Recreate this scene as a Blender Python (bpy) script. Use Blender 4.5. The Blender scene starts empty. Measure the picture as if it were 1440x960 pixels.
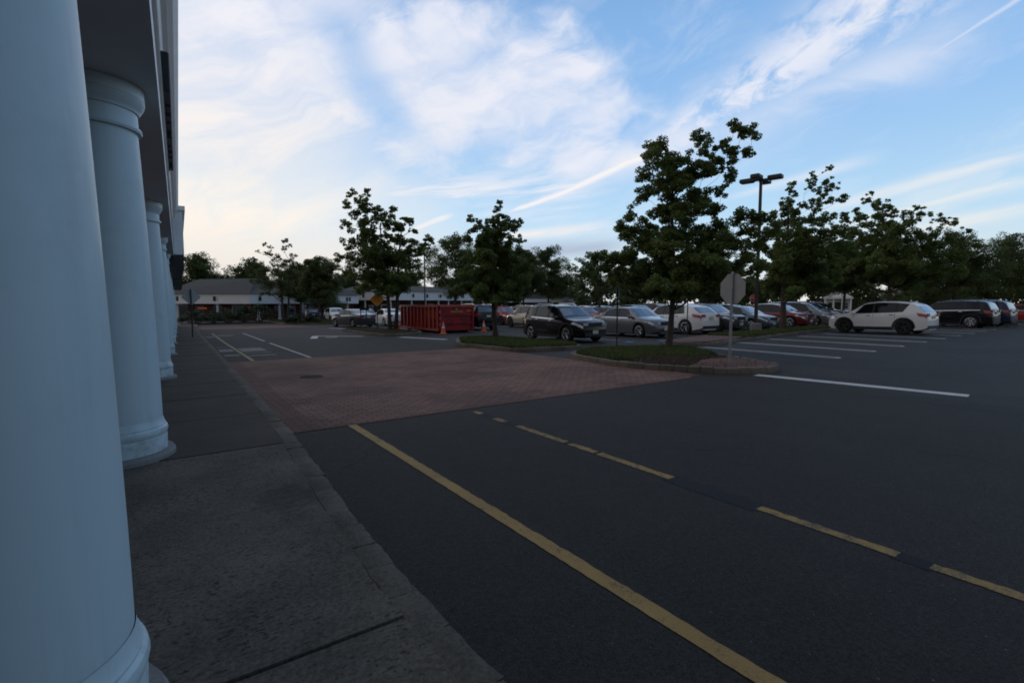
import bpy, bmesh, math, random
import numpy as np
from mathutils import Vector, Matrix

SC = bpy.context.scene
COL = SC.collection
R = math.radians
rng = random.Random(7)
nrng = np.random.default_rng(11)
CAM_H = 1.575


def softp(v, k=9.0):
    return 0.5 * (v + math.sqrt(v * v + k))


def G(y):
    """height of the gently falling ground at distance y along the shop front"""
    return -0.0135 * (softp(y - 8.0) - softp(y - 72.0))


# ------------------------------------------------------------------ helpers
def tag(o, label=None, cat=None, group=None, kind=None):
    if label: o['label'] = label
    if cat: o['category'] = cat
    if group: o['group'] = group
    if kind: o['kind'] = kind
    return o


def empty(name, loc=(0, 0, 0), rz=0.0):
    o = bpy.data.objects.new(name, None)
    COL.objects.link(o)
    o.location = loc
    o.rotation_euler = (0, 0, rz)
    o.empty_display_size = 0.3
    return o


class MB:
    """collects polygons and links them as one mesh object"""

    def __init__(self):
        self.v = []; self.f = []; self.m = []; self.mi = 0

    def add(self, verts, faces):
        b = len(self.v)
        self.v.extend([tuple(p) for p in verts])
        for f in faces:
            self.f.append([i + b for i in f]); self.m.append(self.mi)

    def box(self, c, s, rz=0.0, rx=0.0, ry=0.0, taper=1.0):
        M = Matrix.Translation(c) @ Matrix.Rotation(rz, 4, 'Z') @ Matrix.Rotation(ry, 4, 'Y') @ Matrix.Rotation(rx, 4, 'X')
        x, y, z = s[0] / 2, s[1] / 2, s[2] / 2
        t = taper
        vs = [(-x, -y, -z), (x, -y, -z), (x, y, -z), (-x, y, -z), (-x * t, -y * t, z), (x * t, -y * t, z), (x * t, y * t, z), (-x * t, y * t, z)]
        self.add([M @ Vector(p) for p in vs], [(0, 3, 2, 1), (4, 5, 6, 7), (0, 1, 5, 4), (1, 2, 6, 5), (2, 3, 7, 6), (3, 0, 4, 7)])

    def bbox(self, c, s, b=0.01, rz=0.0):
        """box with chamfered vertical and top edges"""
        x, y, z = s[0] / 2, s[1] / 2, s[2] / 2
        def ring(ix, h):
            X, Y = x - ix, y - ix
            return [(-X + b, -Y, h), (X - b, -Y, h), (X, -Y + b, h), (X, Y - b, h), (X - b, Y, h), (-X + b, Y, h), (-X, Y - b, h), (-X, -Y + b, h)]
        rings = [ring(b, -z), ring(0, -z + b), ring(0, z - b), ring(b, z)]
        M = Matrix.Translation(c) @ Matrix.Rotation(rz, 4, 'Z')
        vs = [M @ Vector(p) for r_ in rings for p in r_]
        fs = [tuple(range(7, -1, -1)), tuple(range(24, 32))]
        for k in range(3):
            for i in range(8):
                j = (i + 1) % 8
                fs.append((k * 8 + i, k * 8 + j, k * 8 + 8 + j, k * 8 + 8 + i))
        self.add(vs, fs)

    def tube(self, pts, rad, n=8, cap=True):
        pts = [Vector(p) for p in pts]
        if not hasattr(rad, '__len__'): rad = [rad] * len(pts)
        vs = []; fs = []
        prev = None
        for i, p in enumerate(pts):
            d = (pts[min(i + 1, len(pts) - 1)] - pts[max(i - 1, 0)])
            if d.length < 1e-9: d = Vector((0, 0, 1))
            d.normalize()
            if prev is None:
                a = Vector((1, 0, 0)) if abs(d.x) < 0.9 else Vector((0, 1, 0))
                u = d.cross(a).normalized()
            else:
                u = (prev - d * prev.dot(d)).normalized()
            prev = u
            w = d.cross(u)
            for k in range(n):
                t = 2 * math.pi * k / n
                vs.append(p + (u * math.cos(t) + w * math.sin(t)) * rad[i])
        for i in range(len(pts) - 1):
            for k in range(n):
                j = (k + 1) % n
                fs.append((i * n + k, i * n + j, i * n + n + j, i * n + n + k))
        if cap:
            fs.append(tuple(range(n - 1, -1, -1)))
            fs.append(tuple(range((len(pts) - 1) * n, len(pts) * n)))
        self.add(vs, fs)

    def lathe(self, prof, n=32, c=(0, 0, 0), axis='Z', cap=True):
        vs = []; fs = []
        for (r_, h) in prof:
            for k in range(n):
                t = 2 * math.pi * k / n
                a, b = r_ * math.cos(t), r_ * math.sin(t)
                p = (a, b, h) if axis == 'Z' else ((a, h, b) if axis == 'Y' else (h, a, b))
                vs.append((p[0] + c[0], p[1] + c[1], p[2] + c[2]))
        for i in range(len(prof) - 1):
            for k in range(n):
                j = (k + 1) % n
                q = (i * n + k, i * n + j, i * n + n + j, i * n + n + k)
                fs.append(q if axis != 'Y' else q[::-1])
        if cap:
            fs.append(tuple(range(n - 1, -1, -1)) if axis != 'Y' else tuple(range(n)))
            e = tuple(range((len(prof) - 1) * n, len(prof) * n))
            fs.append(e if axis != 'Y' else e[::-1])
        self.add(vs, fs)

    def prism(self, poly, z0, z1):
        n = len(poly)
        zz0 = z0 if callable(z0) else (lambda x, y: z0)
        zz1 = z1 if callable(z1) else (lambda x, y: z1)
        vs = [(x, y, zz0(x, y)) for x, y in poly] + [(x, y, zz1(x, y)) for x, y in poly]
        fs = [tuple(range(n - 1, -1, -1)), tuple(range(n, 2 * n))]
        for i in range(n):
            j = (i + 1) % n
            fs.append((i, j, n + j, n + i))
        self.add(vs, fs)

    def build(self, name, mats, parent=None, smooth=None):
        me = bpy.data.meshes.new(name)
        me.from_pydata(self.v, [], self.f)
        if not isinstance(mats, (list, tuple)): mats = [mats]
        for m in mats: me.materials.append(m)
        if len(mats) > 1: me.polygons.foreach_set('material_index', self.m)
        if smooth is not None:
            me.polygons.foreach_set('use_smooth', [True] * len(me.polygons))
            if smooth < 179: me.set_sharp_from_angle(angle=R(smooth))
        me.update()
        o = bpy.data.objects.new(name, me)
        COL.objects.link(o)
        if parent: o.parent = parent
        return o


def children(o):
    return [c for c in o.children]


def copy_tree(o, parent=None):
    c = o.copy()
    COL.objects.link(c)
    c.parent = parent
    for ch in children(o): copy_tree(ch, c)
    return c


# ------------------------------------------------------------------ node expressions
class X:
    """shader node expression"""
    nt = None

    def __init__(self, s): self.s = s

    @staticmethod
    def math(op, *a, clamp=False):
        n = X.nt.nodes.new('ShaderNodeMath'); n.operation = op; n.use_clamp = clamp
        for i, q in enumerate(a):
            if isinstance(q, X): X.nt.links.new(q.s, n.inputs[i])
            else: n.inputs[i].default_value = q
        return X(n.outputs[0])

    def __add__(s, o): return X.math('ADD', s, o)
    __radd__ = __add__
    def __sub__(s, o): return X.math('SUBTRACT', s, o)
    def __rsub__(s, o): return X.math('SUBTRACT', o, s)
    def __mul__(s, o): return X.math('MULTIPLY', s, o)
    __rmul__ = __mul__
    def __truediv__(s, o): return X.math('DIVIDE', s, o)
    def clamp(s): return X.math('ADD', s, 0.0, clamp=True)

    def sstep(s, a, b):
        n = X.nt.nodes.new('ShaderNodeMapRange'); n.interpolation_type = 'SMOOTHSTEP'
        X.nt.links.new(s.s, n.inputs['Value'])
        flip = a > b
        n.inputs['From Min'].default_value = min(a, b); n.inputs['From Max'].default_value = max(a, b)
        n.inputs['To Min'].default_value = 1.0 if flip else 0.0
        n.inputs['To Max'].default_value = 0.0 if flip else 1.0
        return X(n.outputs[0])

    def gauss(s, w):
        q = s / w
        return X.math('POWER', 2.71828, q * q * -1.0)


def combine(x, y, z):
    n = X.nt.nodes.new('ShaderNodeCombineXYZ')
    for i, q in enumerate((x, y, z)):
        if isinstance(q, X): X.nt.links.new(q.s, n.inputs[i])
        else: n.inputs[i].default_value = q
    return X(n.outputs[0])


def noise(vec, scale, detail=4, rough=0.5, dist=0.0):
    n = X.nt.nodes.new('ShaderNodeTexNoise')
    n.inputs['Scale'].default_value = scale; n.inputs['Detail'].default_value = detail
    n.inputs['Roughness'].default_value = rough; n.inputs['Distortion'].default_value = dist
    if vec is not None: X.nt.links.new(vec.s, n.inputs['Vector'])
    return X(n.outputs[0])


def mixc(f, a, b):
    n = X.nt.nodes.new('ShaderNodeMix'); n.data_type = 'RGBA'
    for q, i in ((f, 0), (a, 6), (b, 7)):
        if isinstance(q, X): X.nt.links.new(q.s, n.inputs[i])
        elif i == 0: n.inputs[0].default_value = q
        else: n.inputs[i].default_value = (*q, 1)
    return X(n.outputs[2])


def coords(kind='Object'):
    n = X.nt.nodes.new('ShaderNodeTexCoord')
    return X(n.outputs[kind])


def sep(v):
    n = X.nt.nodes.new('ShaderNodeSeparateXYZ'); X.nt.links.new(v.s, n.inputs[0])
    return X(n.outputs[0]), X(n.outputs[1]), X(n.outputs[2])


def bump(h, strength=0.3, dist=0.01):
    n = X.nt.nodes.new('ShaderNodeBump'); n.inputs['Strength'].default_value = strength
    n.inputs['Distance'].default_value = dist
    X.nt.links.new(h.s, n.inputs['Height'])
    return n.outputs[0]


def new_mat(name):
    m = bpy.data.materials.new(name); m.use_nodes = True
    X.nt = m.node_tree
    b = m.node_tree.nodes['Principled BSDF']
    return m, b


def setin(b, key, v):
    if isinstance(v, X): X.nt.links.new(v.s, b.inputs[key])
    elif isinstance(v, tuple): b.inputs[key].default_value = (*v, 1)
    else: b.inputs[key].default_value = v


def simple(name, col, rough=0.6, metal=0.0, var=0.12, scale=6.0, coat=0.0, bmp=0.0, spec=0.5):
    m, b = new_mat(name)
    n = noise(coords(), scale, 5, 0.6)
    d = tuple(c * (1 - var) for c in col); l = tuple(min(1, c * (1 + var)) for c in col)
    setin(b, 'Base Color', mixc(n.sstep(0.3, 0.7), d, l))
    b.inputs['Roughness'].default_value = rough; b.inputs['Metallic'].default_value = metal
    b.inputs['Specular IOR Level'].default_value = spec
    if coat:
        b.inputs['Coat Weight'].default_value = coat; b.inputs['Coat Roughness'].default_value = 0.06
    if bmp:
        X.nt.links.new(bump(noise(coords(), scale * 8, 4, 0.6), bmp, 0.01), b.inputs['Normal'])
    return m


MAT = {}
MAT['white_paint'] = simple('white_paint', (0.62, 0.65, 0.67), 0.45, var=0.05, scale=2.5)
m, b = new_mat('column_paint')
co = coords(); cx, cy, cz = sep(co)
drip = noise(combine(cx * 9.0, cy * 9.0, cz * 0.35), 1.0, 5, 0.65)
blot = noise(co, 2.2, 6, 0.7)
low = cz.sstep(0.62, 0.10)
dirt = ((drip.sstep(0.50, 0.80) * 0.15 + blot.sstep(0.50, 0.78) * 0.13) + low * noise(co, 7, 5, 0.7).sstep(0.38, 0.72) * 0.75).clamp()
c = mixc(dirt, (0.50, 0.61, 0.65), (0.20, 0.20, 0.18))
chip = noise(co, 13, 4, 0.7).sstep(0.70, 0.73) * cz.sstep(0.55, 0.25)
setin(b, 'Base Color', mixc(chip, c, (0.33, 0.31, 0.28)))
setin(b, 'Roughness', dirt * 0.5 + 0.42)
X.nt.links.new(bump(noise(co, 4, 4, 0.6) + noise(co, 60, 3, 0.6) * 0.15 - chip * 0.6, 0.10, 0.02), b.inputs['Normal'])
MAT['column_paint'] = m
MAT['white_trim'] = simple('white_trim', (0.82, 0.81, 0.80), 0.6, var=0.04, scale=1.5)
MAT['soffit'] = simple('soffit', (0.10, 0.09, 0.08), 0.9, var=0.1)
MAT['grey_moulding'] = simple('grey_moulding', (0.40, 0.42, 0.44), 0.6, var=0.08)
MAT['black_metal'] = simple('black_metal', (0.012, 0.012, 0.014), 0.45, var=0.2)
MAT['bronze_metal'] = simple('bronze_metal', (0.03, 0.024, 0.02), 0.5, var=0.2)
MAT['galvanized'] = simple('galvanized', (0.26, 0.27, 0.28), 0.5, metal=0.4, var=0.15)
MAT['sign_back'] = simple('sign_back', (0.29, 0.28, 0.26), 0.6, metal=0.0, var=0.08, scale=3)
MAT['sign_back_pale'] = simple('sign_back_pale', (0.62, 0.60, 0.56), 0.6, var=0.08, scale=3)
MAT['dark_post'] = simple('dark_post', (0.045, 0.05, 0.045), 0.6, metal=0.2, var=0.25)
MAT['tyre'] = simple('tyre', (0.012, 0.012, 0.012), 0.85)
MAT['rim'] = simple('rim', (0.45, 0.46, 0.48), 0.3, metal=0.85, var=0.05)
MAT['rim_dark'] = simple('rim_dark', (0.05, 0.05, 0.055), 0.4, metal=0.5)
MAT['cladding'] = simple('cladding', (0.018, 0.018, 0.019), 0.65)
MAT['chrome'] = simple('chrome', (0.7, 0.7, 0.72), 0.15, metal=1.0, var=0.02)
MAT['headlamp'] = simple('headlamp', (0.55, 0.57, 0.6), 0.12, metal=0.3, var=0.2, scale=25, coat=1.0)
MAT['taillamp'] = simple('taillamp', (0.32, 0.012, 0.012), 0.18, var=0.25, scale=30, coat=1.0)
MAT['plate'] = simple('plate', (0.55, 0.53, 0.42), 0.5, var=0.25, scale=40)
MAT['orange_plastic'] = simple('orange_plastic', (0.75, 0.12, 0.025), 0.55, var=0.1)
MAT['sign_orange'] = simple('sign_orange', (0.80, 0.27, 0.012), 0.5, var=0.05)
MAT['sign_yellow'] = simple('sign_yellow', (0.72, 0.42, 0.03), 0.5, var=0.05)
MAT['sign_red'] = simple('sign_red', (0.50, 0.025, 0.02), 0.5, var=0.08)
MAT['roof_shingle'] = simple('roof_shingle', (0.042, 0.040, 0.036), 0.9, var=0.25, scale=3)
MAT['house_white'] = simple('house_white', (0.68, 0.67, 0.64), 0.7, var=0.06)
MAT['shop_dark'] = simple('shop_dark', (0.03, 0.028, 0.028), 0.5)
MAT['bark'] = simple('bark', (0.075, 0.06, 0.045), 0.95, var=0.35, scale=14, bmp=0.6)
MAT['iron'] = simple('iron', (0.018, 0.017, 0.017), 0.85, var=0.3, scale=20, spec=0.15)
MAT['gold_letter'] = simple('gold_letter', (0.55, 0.30, 0.06), 0.6, var=0.3, scale=12)
MAT['soil'] = simple('soil', (0.034, 0.022, 0.015), 0.97, var=0.5, scale=9, bmp=0.5, spec=0.05)
MAT['blue_paint'] = simple('blue_paint', (0.05, 0.20, 0.42), 0.7, var=0.3, scale=9)

m, b = new_mat('car_glass')
setin(b, 'Base Color', (0.012, 0.016, 0.018)); b.inputs['Roughness'].default_value = 0.04
b.inputs['Specular IOR Level'].default_value = 1.0
b.inputs['IOR'].default_value = 1.75
b.inputs['Coat Weight'].default_value = 0.8; b.inputs['Coat Roughness'].default_value = 0.02
MAT['car_glass'] = m
m, b = new_mat('side_glass')
setin(b, 'Base Color', (0.008, 0.011, 0.011)); b.inputs['Roughness'].default_value = 0.06
b.inputs['Specular IOR Level'].default_value = 0.32
MAT['side_glass'] = m
m, b = new_mat('lit_sign')
setin(b, 'Base Color', (0.3, 0.05, 0.02)); setin(b, 'Emission Color', (1.0, 0.22, 0.06)); b.inputs['Emission Strength'].default_value = 0.10
MAT['lit_sign'] = m

# brick wall / pavers
def brick_mat(name, c1, c2, mortar, scale, rough=0.9, bw=0.5, bh=0.25, big=0.25):
    m, b = new_mat(name)
    co = coords()
    n = X.nt.nodes.new('ShaderNodeTexBrick')
    X.nt.links.new(co.s, n.inputs['Vector'])
    n.inputs['Scale'].default_value = scale
    n.inputs['Brick Width'].default_value = bw; n.inputs['Row Height'].default_value = bh
    n.inputs['Mortar Size'].default_value = 0.028; n.inputs['Mortar Smooth'].default_value = 0.3
    n.inputs['Color1'].default_value = (*c1, 1); n.inputs['Color2'].default_value = (*c2, 1); n.inputs['Mortar'].default_value = (*mortar, 1)
    col = X(n.outputs[0])
    big_n = noise(co, 0.55, 5, 0.6)
    fine = noise(co, 23, 4, 0.7)
    mul = X.nt.nodes.new('ShaderNodeMix'); mul.data_type = 'RGBA'; mul.blend_type = 'MULTIPLY'
    mul.inputs[0].default_value = 1.0
    X.nt.links.new(col.s, mul.inputs[6])
    g = (big_n.sstep(0.3, 0.7) * (2 * big) + (1 - big)) * (fine * 0.5 + 0.75)
    X.nt.links.new(combine(g, g, g).s, mul.inputs[7])
    X.nt.links.new(mul.outputs[2], b.inputs['Base Color'])
    b.inputs['Roughness'].default_value = rough
    b.inputs['Specular IOR Level'].default_value = 0.35
    X.nt.links.new(bump(X(n.outputs[1]) * -1.0 + fine * 0.4, 0.5, 0.006), b.inputs['Normal'])
    return m


MAT['pavers'] = brick_mat('pavers', (0.225, 0.108, 0.076), (0.135, 0.075, 0.058), (0.060, 0.042, 0.034), 2.4, big=0.32)
MAT['paver_border'] = brick_mat('paver_border', (0.175, 0.076, 0.056), (0.125, 0.062, 0.048), (0.06, 0.042, 0.034), 2.4, big=0.2)
MAT['brick_wall'] = brick_mat('brick_wall', (0.20, 0.06, 0.045), (0.15, 0.05, 0.04), (0.2, 0.18, 0.16), 2.2)
MAT['house_brick'] = brick_mat('house_brick', (0.32, 0.09, 0.06), (0.26, 0.08, 0.055), (0.25, 0.22, 0.2), 2.2)


def asphalt(name, base, light, patchy=0.3, cracks=1.0):
    m, b = new_mat(name)
    co = coords()
    ax_, ay_, az_ = sep(co)
    f1 = noise(co, 120, 3, 0.75)
    f2 = noise(co, 34, 3, 0.65)
    f3 = noise(co, 5.5, 4, 0.65)
    bg = noise(co, 0.33, 6, 0.65)
    lanes = noise(combine(ax_ * 0.95, ay_ * 0.04, 0.0), 1.0, 3, 0.5)
    k = f1.sstep(0.45, 0.70) * 0.72 + f2.sstep(0.3, 0.75) * 0.28
    c = mixc(k, base, light)
    g = bg.sstep(0.28, 0.72) * patchy + lanes.sstep(0.35, 0.65) * 0.18 + f3.sstep(0.3, 0.7) * 0.22 + (0.80 - patchy * 0.5)
    # oil drips and darker blots
    oil = (noise(co, 1.3, 4, 0.6) + noise(co, 11, 3, 0.6) * 0.25).sstep(0.80, 0.86) * 0.35
    g = g * (1.0 - oil)
    v = X.nt.nodes.new('ShaderNodeTexVoronoi'); v.inputs['Scale'].default_value = 17
    X.nt.links.new(co.s, v.inputs['Vector'])
    _, _, vz = sep(X(v.outputs['Color']))
    grit = X(v.outputs['Distance']).sstep(0.10, 0.06) * vz.sstep(0.90, 0.93)
    # hairline cracks in a few zones
    w1 = noise(co, 0.8, 4, 0.6); w2 = noise(combine(ay_, ax_, 4.0), 0.8, 4, 0.6)
    vc = X.nt.nodes.new('ShaderNodeTexVoronoi'); vc.feature = 'DISTANCE_TO_EDGE'; vc.inputs['Scale'].default_value = 0.42
    X.nt.links.new(combine(ax_ + w1 * 1.6, ay_ + w2 * 1.6, 0.0).s, vc.inputs['Vector'])
    crk = X(vc.outputs['Distance']).sstep(0.0055, 0.001) * noise(co, 0.22, 2).sstep(0.50, 0.58) * (0.7 * cracks)
    mul = X.nt.nodes.new('ShaderNodeMix'); mul.data_type = 'RGBA'; mul.blend_type = 'MULTIPLY'; mul.inputs[0].default_value = 1
    X.nt.links.new(c.s, mul.inputs[6]); X.nt.links.new(combine(g, g, g).s, mul.inputs[7])
    cc = mixc(grit, X(mul.outputs[2]), (0.11, 0.105, 0.10))
    setin(b, 'Base Color', mixc(crk, cc, (0.008, 0.008, 0.008)))
    b.inputs['Roughness'].default_value = 0.84
    b.inputs['Specular IOR Level'].default_value = 0.36
    X.nt.links.new(bump(f1 * 0.7 + f2 * 0.5 - crk * 2.0, 0.6, 0.008), b.inputs['Normal'])
    return m


MAT['asphalt'] = asphalt('asphalt', (0.0045, 0.0039, 0.0032), (0.055, 0.046, 0.037))
MAT['asphalt_lot'] = asphalt('asphalt_lot', (0.012, 0.0105, 0.0092), (0.070, 0.061, 0.053), 0.45)
MAT['asphalt_seal'] = asphalt('asphalt_seal', (0.010, 0.0105, 0.012), (0.034, 0.033, 0.033), 0.2)
MAT['black_out'] = asphalt('black_out', (0.004, 0.004, 0.006), (0.014, 0.014, 0.018), 0.1, 0.0)
MAT['ground'] = asphalt('ground', (0.035, 0.036, 0.036), (0.07, 0.07, 0.07), 0.4)


def road_paint(name, col, wear=0.5, under=(0.03, 0.03, 0.032)):
    m, b = new_mat(name)
    co = coords()
    w = noise(co, 7, 6, 0.75) * 0.55 + noise(co, 70, 3, 0.7) * 0.45
    f = w.sstep(wear - 0.09, wear + 0.10)
    tint = noise(co, 2.0, 3, 0.5)
    setin(b, 'Base Color', mixc(f, mixc(tint.sstep(0.3, 0.7), tuple(c * 0.82 for c in col), col), under))
    b.inputs['Roughness'].default_value = 0.75
    X.nt.links.new(bump(noise(co, 160, 2, 0.7), 0.4, 0.005), b.inputs['Normal'])
    return m


MAT['yellow_line'] = road_paint('yellow_line', (0.36, 0.215, 0.055), 0.59)
MAT['yellow_worn'] = road_paint('yellow_worn', (0.34, 0.205, 0.045), 0.52)
MAT['yellow_faded'] = road_paint('yellow_faded', (0.30, 0.23, 0.12), 0.55)
MAT['white_line'] = road_paint('white_line', (0.56, 0.54, 0.51), 0.62)
MAT['white_worn'] = road_paint('white_worn', (0.40, 0.39, 0.37), 0.62)
MAT['white_faded'] = road_paint('white_faded', (0.22, 0.21, 0.20), 0.50)


def concrete(name, base, light, pits=True):
    m, b = new_mat(name)
    co = coords()
    x, y, z = sep(co)
    big = noise(co, 0.9, 6, 0.65)
    fine = noise(co, 48, 5, 0.78)
    c = mixc((big * 0.5 + fine * 0.5).sstep(0.36, 0.64), base, light)
    h = fine * 0.5
    if pits:
        wv = combine(x * 1.0 + noise(co, 5, 2) * 0.15, y * 2.0, z)
        v = noise(wv, 26, 4, 0.62)
        zone = noise(co, 1.1, 3, 0.6)
        pit = (v + zone * 0.30).sstep(0.73, 0.80)
        # dark stain beside the kerb where the slab has broken up
        dx = (x - 0.78) / 0.30; dy = (y - 4.02) / 0.36
        st = (1.0 - (dx * dx + dy * dy) * 0.5 + (noise(combine(x * 3, y * 9, 0.0), 3, 5, 0.7) - 0.5) * 2.2).sstep(0.55, 1.0)
        dark = X.math('MAXIMUM', pit * 0.85, st * 0.6 * fine.sstep(0.35, 0.6))
        c = mixc(dark, c, (0.018, 0.017, 0.016))
        h = h - dark * 1.5
    setin(b, 'Base Color', c)
    b.inputs['Roughness'].default_value = 0.88
    b.inputs['Specular IOR Level'].default_value = 0.35
    X.nt.links.new(bump(h, 0.6, 0.008), b.inputs['Normal'])
    return m


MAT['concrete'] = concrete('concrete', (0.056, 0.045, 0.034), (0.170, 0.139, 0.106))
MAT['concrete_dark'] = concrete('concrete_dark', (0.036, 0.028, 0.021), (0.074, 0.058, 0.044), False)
MAT['concrete_pale'] = concrete('concrete_pale', (0.17, 0.165, 0.155), (0.26, 0.25, 0.235), False)
MAT['granite'] = concrete('granite', (0.050, 0.041, 0.031), (0.155, 0.128, 0.098), False)
MAT['kerb_stone'] = concrete('kerb_stone', (0.085, 0.068, 0.052), (0.20, 0.165, 0.13), False)


def leaf_mat(name, dark, light, trans=0.3):
    m, b = new_mat(name)
    co = coords()
    geo = X.nt.nodes.new('ShaderNodeNewGeometry')
    rnd = X(geo.outputs['Random Per Island'])
    n = noise(co, 1.3, 3, 0.6)
    c = mixc((n * 0.6 + rnd * 0.5 - 0.05).clamp(), dark, light)
    setin(b, 'Base Color', c)
    b.inputs['Roughness'].default_value = 0.55
    b.inputs['Specular IOR Level'].default_value = 0.4
    tr = X.nt.nodes.new('ShaderNodeBsdfTranslucent')
    X.nt.links.new(c.s, tr.inputs['Color'])
    mx = X.nt.nodes.new('ShaderNodeMixShader'); mx.inputs[0].default_value = trans
    out = X.nt.nodes['Material Output']
    X.nt.links.new(b.outputs[0], mx.inputs[1]); X.nt.links.new(tr.outputs[0], mx.inputs[2])
    X.nt.links.new(mx.outputs[0], out.inputs[0])
    return m


MAT['leaf'] = leaf_mat('leaf', (0.062, 0.095, 0.024), (0.21, 0.265, 0.068), 0.5)
MAT['leaf_dark'] = leaf_mat('leaf_dark', (0.042, 0.064, 0.018), (0.15, 0.19, 0.055), 0.45)
MAT['leaf_yellow'] = leaf_mat('leaf_yellow', (0.05, 0.07, 0.02), (0.16, 0.18, 0.055), 0.45)
MAT['grass'] = leaf_mat('grass_blades', (0.036, 0.058, 0.013), (0.12, 0.145, 0.035), 0.3)
MAT['shrub'] = leaf_mat('shrub_leaf', (0.015, 0.03, 0.011), (0.05, 0.075, 0.02), 0.2)


def paint(name, col, metal=0.25, rough=0.35):
    m, b = new_mat('paint_' + name)
    f = noise(coords(), 400, 1)
    setin(b, 'Base Color', mixc(f, tuple(c * 0.92 for c in col), tuple(min(1, c * 1.06) for c in col)))
    b.inputs['Roughness'].default_value = rough; b.inputs['Metallic'].default_value = metal
    b.inputs['Coat Weight'].default_value = 0.75; b.inputs['Coat Roughness'].default_value = 0.04
    b.inputs['Specular IOR Level'].default_value = 0.12
    return m


PAINT = {
    'white': paint('white', (0.82, 0.81, 0.79), 0.0), 'black': paint('black', (0.006, 0.006, 0.007), 0.1),
    'silver': paint('silver', (0.42, 0.43, 0.44), 0.6), 'grey': paint('grey', (0.16, 0.165, 0.17), 0.5),
    'dark grey': paint('dark_grey', (0.06, 0.062, 0.068), 0.4), 'red': paint('red', (0.34, 0.022, 0.02), 0.1),
    'maroon': paint('maroon', (0.17, 0.016, 0.022), 0.3), 'navy blue': paint('navy', (0.018, 0.028, 0.06), 0.3),
    'blue': paint('blue', (0.05, 0.12, 0.26), 0.3), 'brown': paint('brown', (0.06, 0.04, 0.035), 0.4),
    'beige': paint('beige', (0.40, 0.36, 0.29), 0.3), 'plum black': paint('plum', (0.010, 0.006, 0.008), 0.1),
    'orange red': paint('orange_red', (0.45, 0.06, 0.025), 0.1),
    'slate blue': paint('slate', (0.09, 0.12, 0.16), 0.4), 'green': paint('green', (0.03, 0.07, 0.05), 0.3),
}

# ------------------------------------------------------------------ ground sheets
def lin(pts):
    xs = [p[0] for p in pts]; ys = [p[1] for p in pts]
    return lambda y: float(np.interp(y, xs, ys))


def strip(name, y0, y1, left, right, dz, mat, step=1.0, ncol=1):
    """a sheet lying on the ground between the two sides left(y), right(y)"""
    mb = MB()
    n = max(1, int(round((y1 - y0) / step)))
    L_ = left if callable(left) else (lambda y: left)
    R_ = right if callable(right) else (lambda y: right)
    for i in range(n + 1):
        y = y0 + (y1 - y0) * i / n
        for k in range(ncol + 1):
            x = L_(y) + (R_(y) - L_(y)) * k / ncol
            mb.v.append((x, y, G(y) + dz))
    w = ncol + 1
    for i in range(n):
        for k in range(ncol):
            mb.f.append([i * w + k, i * w + k + 1, i * w + w + k + 1, i * w + w + k]); mb.m.append(0)
    return tag(mb.build(name, mat), kind='structure')


kerb_x = lin([(-8, 1.10), (0, 1.07), (1.5, 1.06), (2.3, 1.04), (3.3, 1.07), (6.2, 1.24), (13, 1.47), (20, 1.72), (33, 2.15), (45, 2.7), (60, 3.6)])

strip('ground', -260, 520, -420, 520, -0.016, MAT['ground'], 6.0, 8)
strip('lane_asphalt', -30, 75, lambda y: kerb_x(y) - 0.1, 9.9, -0.002, MAT['asphalt'], 1.0, 2)
strip('lot_asphalt', -30, 85, lambda y: 9.9, 85.0, -0.002, MAT['asphalt_lot'], 1.0, 4)
strip('aisle_asphalt', -30, 6.75, lambda y: 9.9, 10.6, 0.0, MAT['asphalt'], 1.0, 1)
# brick crossing
strip('brick_crossing', 6.62, 16.2, lambda y: kerb_x(y) + 0.38, 9.75, 0.004, MAT['pavers'], 0.8, 2)
strip('brick_crossing_border', 6.62, 16.2, lambda y: kerb_x(y) - 0.02, lambda y: kerb_x(y) + 0.38, 0.004, MAT['paver_border'], 0.8, 1)
strip('brick_crossing_edge', 6.50, 6.62, lambda y: kerb_x(y) + 0.0, 9.3, 0.004, MAT['paver_border'], 0.1, 2)
strip('brick_band', 44.5, 52.0, lambda y: kerb_x(y) + 0.05, 11.0, 0.004, MAT['pavers'], 0.8, 2)
strip('hump_asphalt', 26.6, 29.8, lambda y: kerb_x(y) + 0.1, 9.6, 0.004, MAT['asphalt_seal'], 0.4, 2)
# painted lines
yl1 = lin([(-4, 2.02), (6.5, 2.05), (16, 2.30), (27, 2.62), (36, 2.95), (45, 3.3)])
strip('painted_line', -4, 6.5, lambda y: yl1(y) - 0.053 + rng.uniform(-.003, .003), lambda y: yl1(y) + 0.053 + rng.uniform(-.003, .003), 0.002, MAT['yellow_line'], 0.05)
strip('painted_line', 16.2, 37, lambda y: yl1(y) - 0.053 + rng.uniform(-.003, .003), lambda y: yl1(y) + 0.053 + rng.uniform(-.003, .003), 0.008, MAT['yellow_faded'], 0.05)
yl2 = lin([(-4, 3.74), (6, 3.77), (16, 3.88), (27, 4.25), (36, 4.6)])
for a, bb in ((-4, 0.95), (1.12, 2.02), (2.83, 3.75), (3.8, 4.2), (4.28, 5.22), (5.5, 5.75), (6.1, 6.3)):
    strip('painted_line', a, bb, lambda y: yl2(y) - 0.046 + rng.uniform(-.006, .005), lambda y: yl2(y) + 0.046 + rng.uniform(-.005, .006), 0.002, MAT['yellow_worn'], 0.04)
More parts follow.
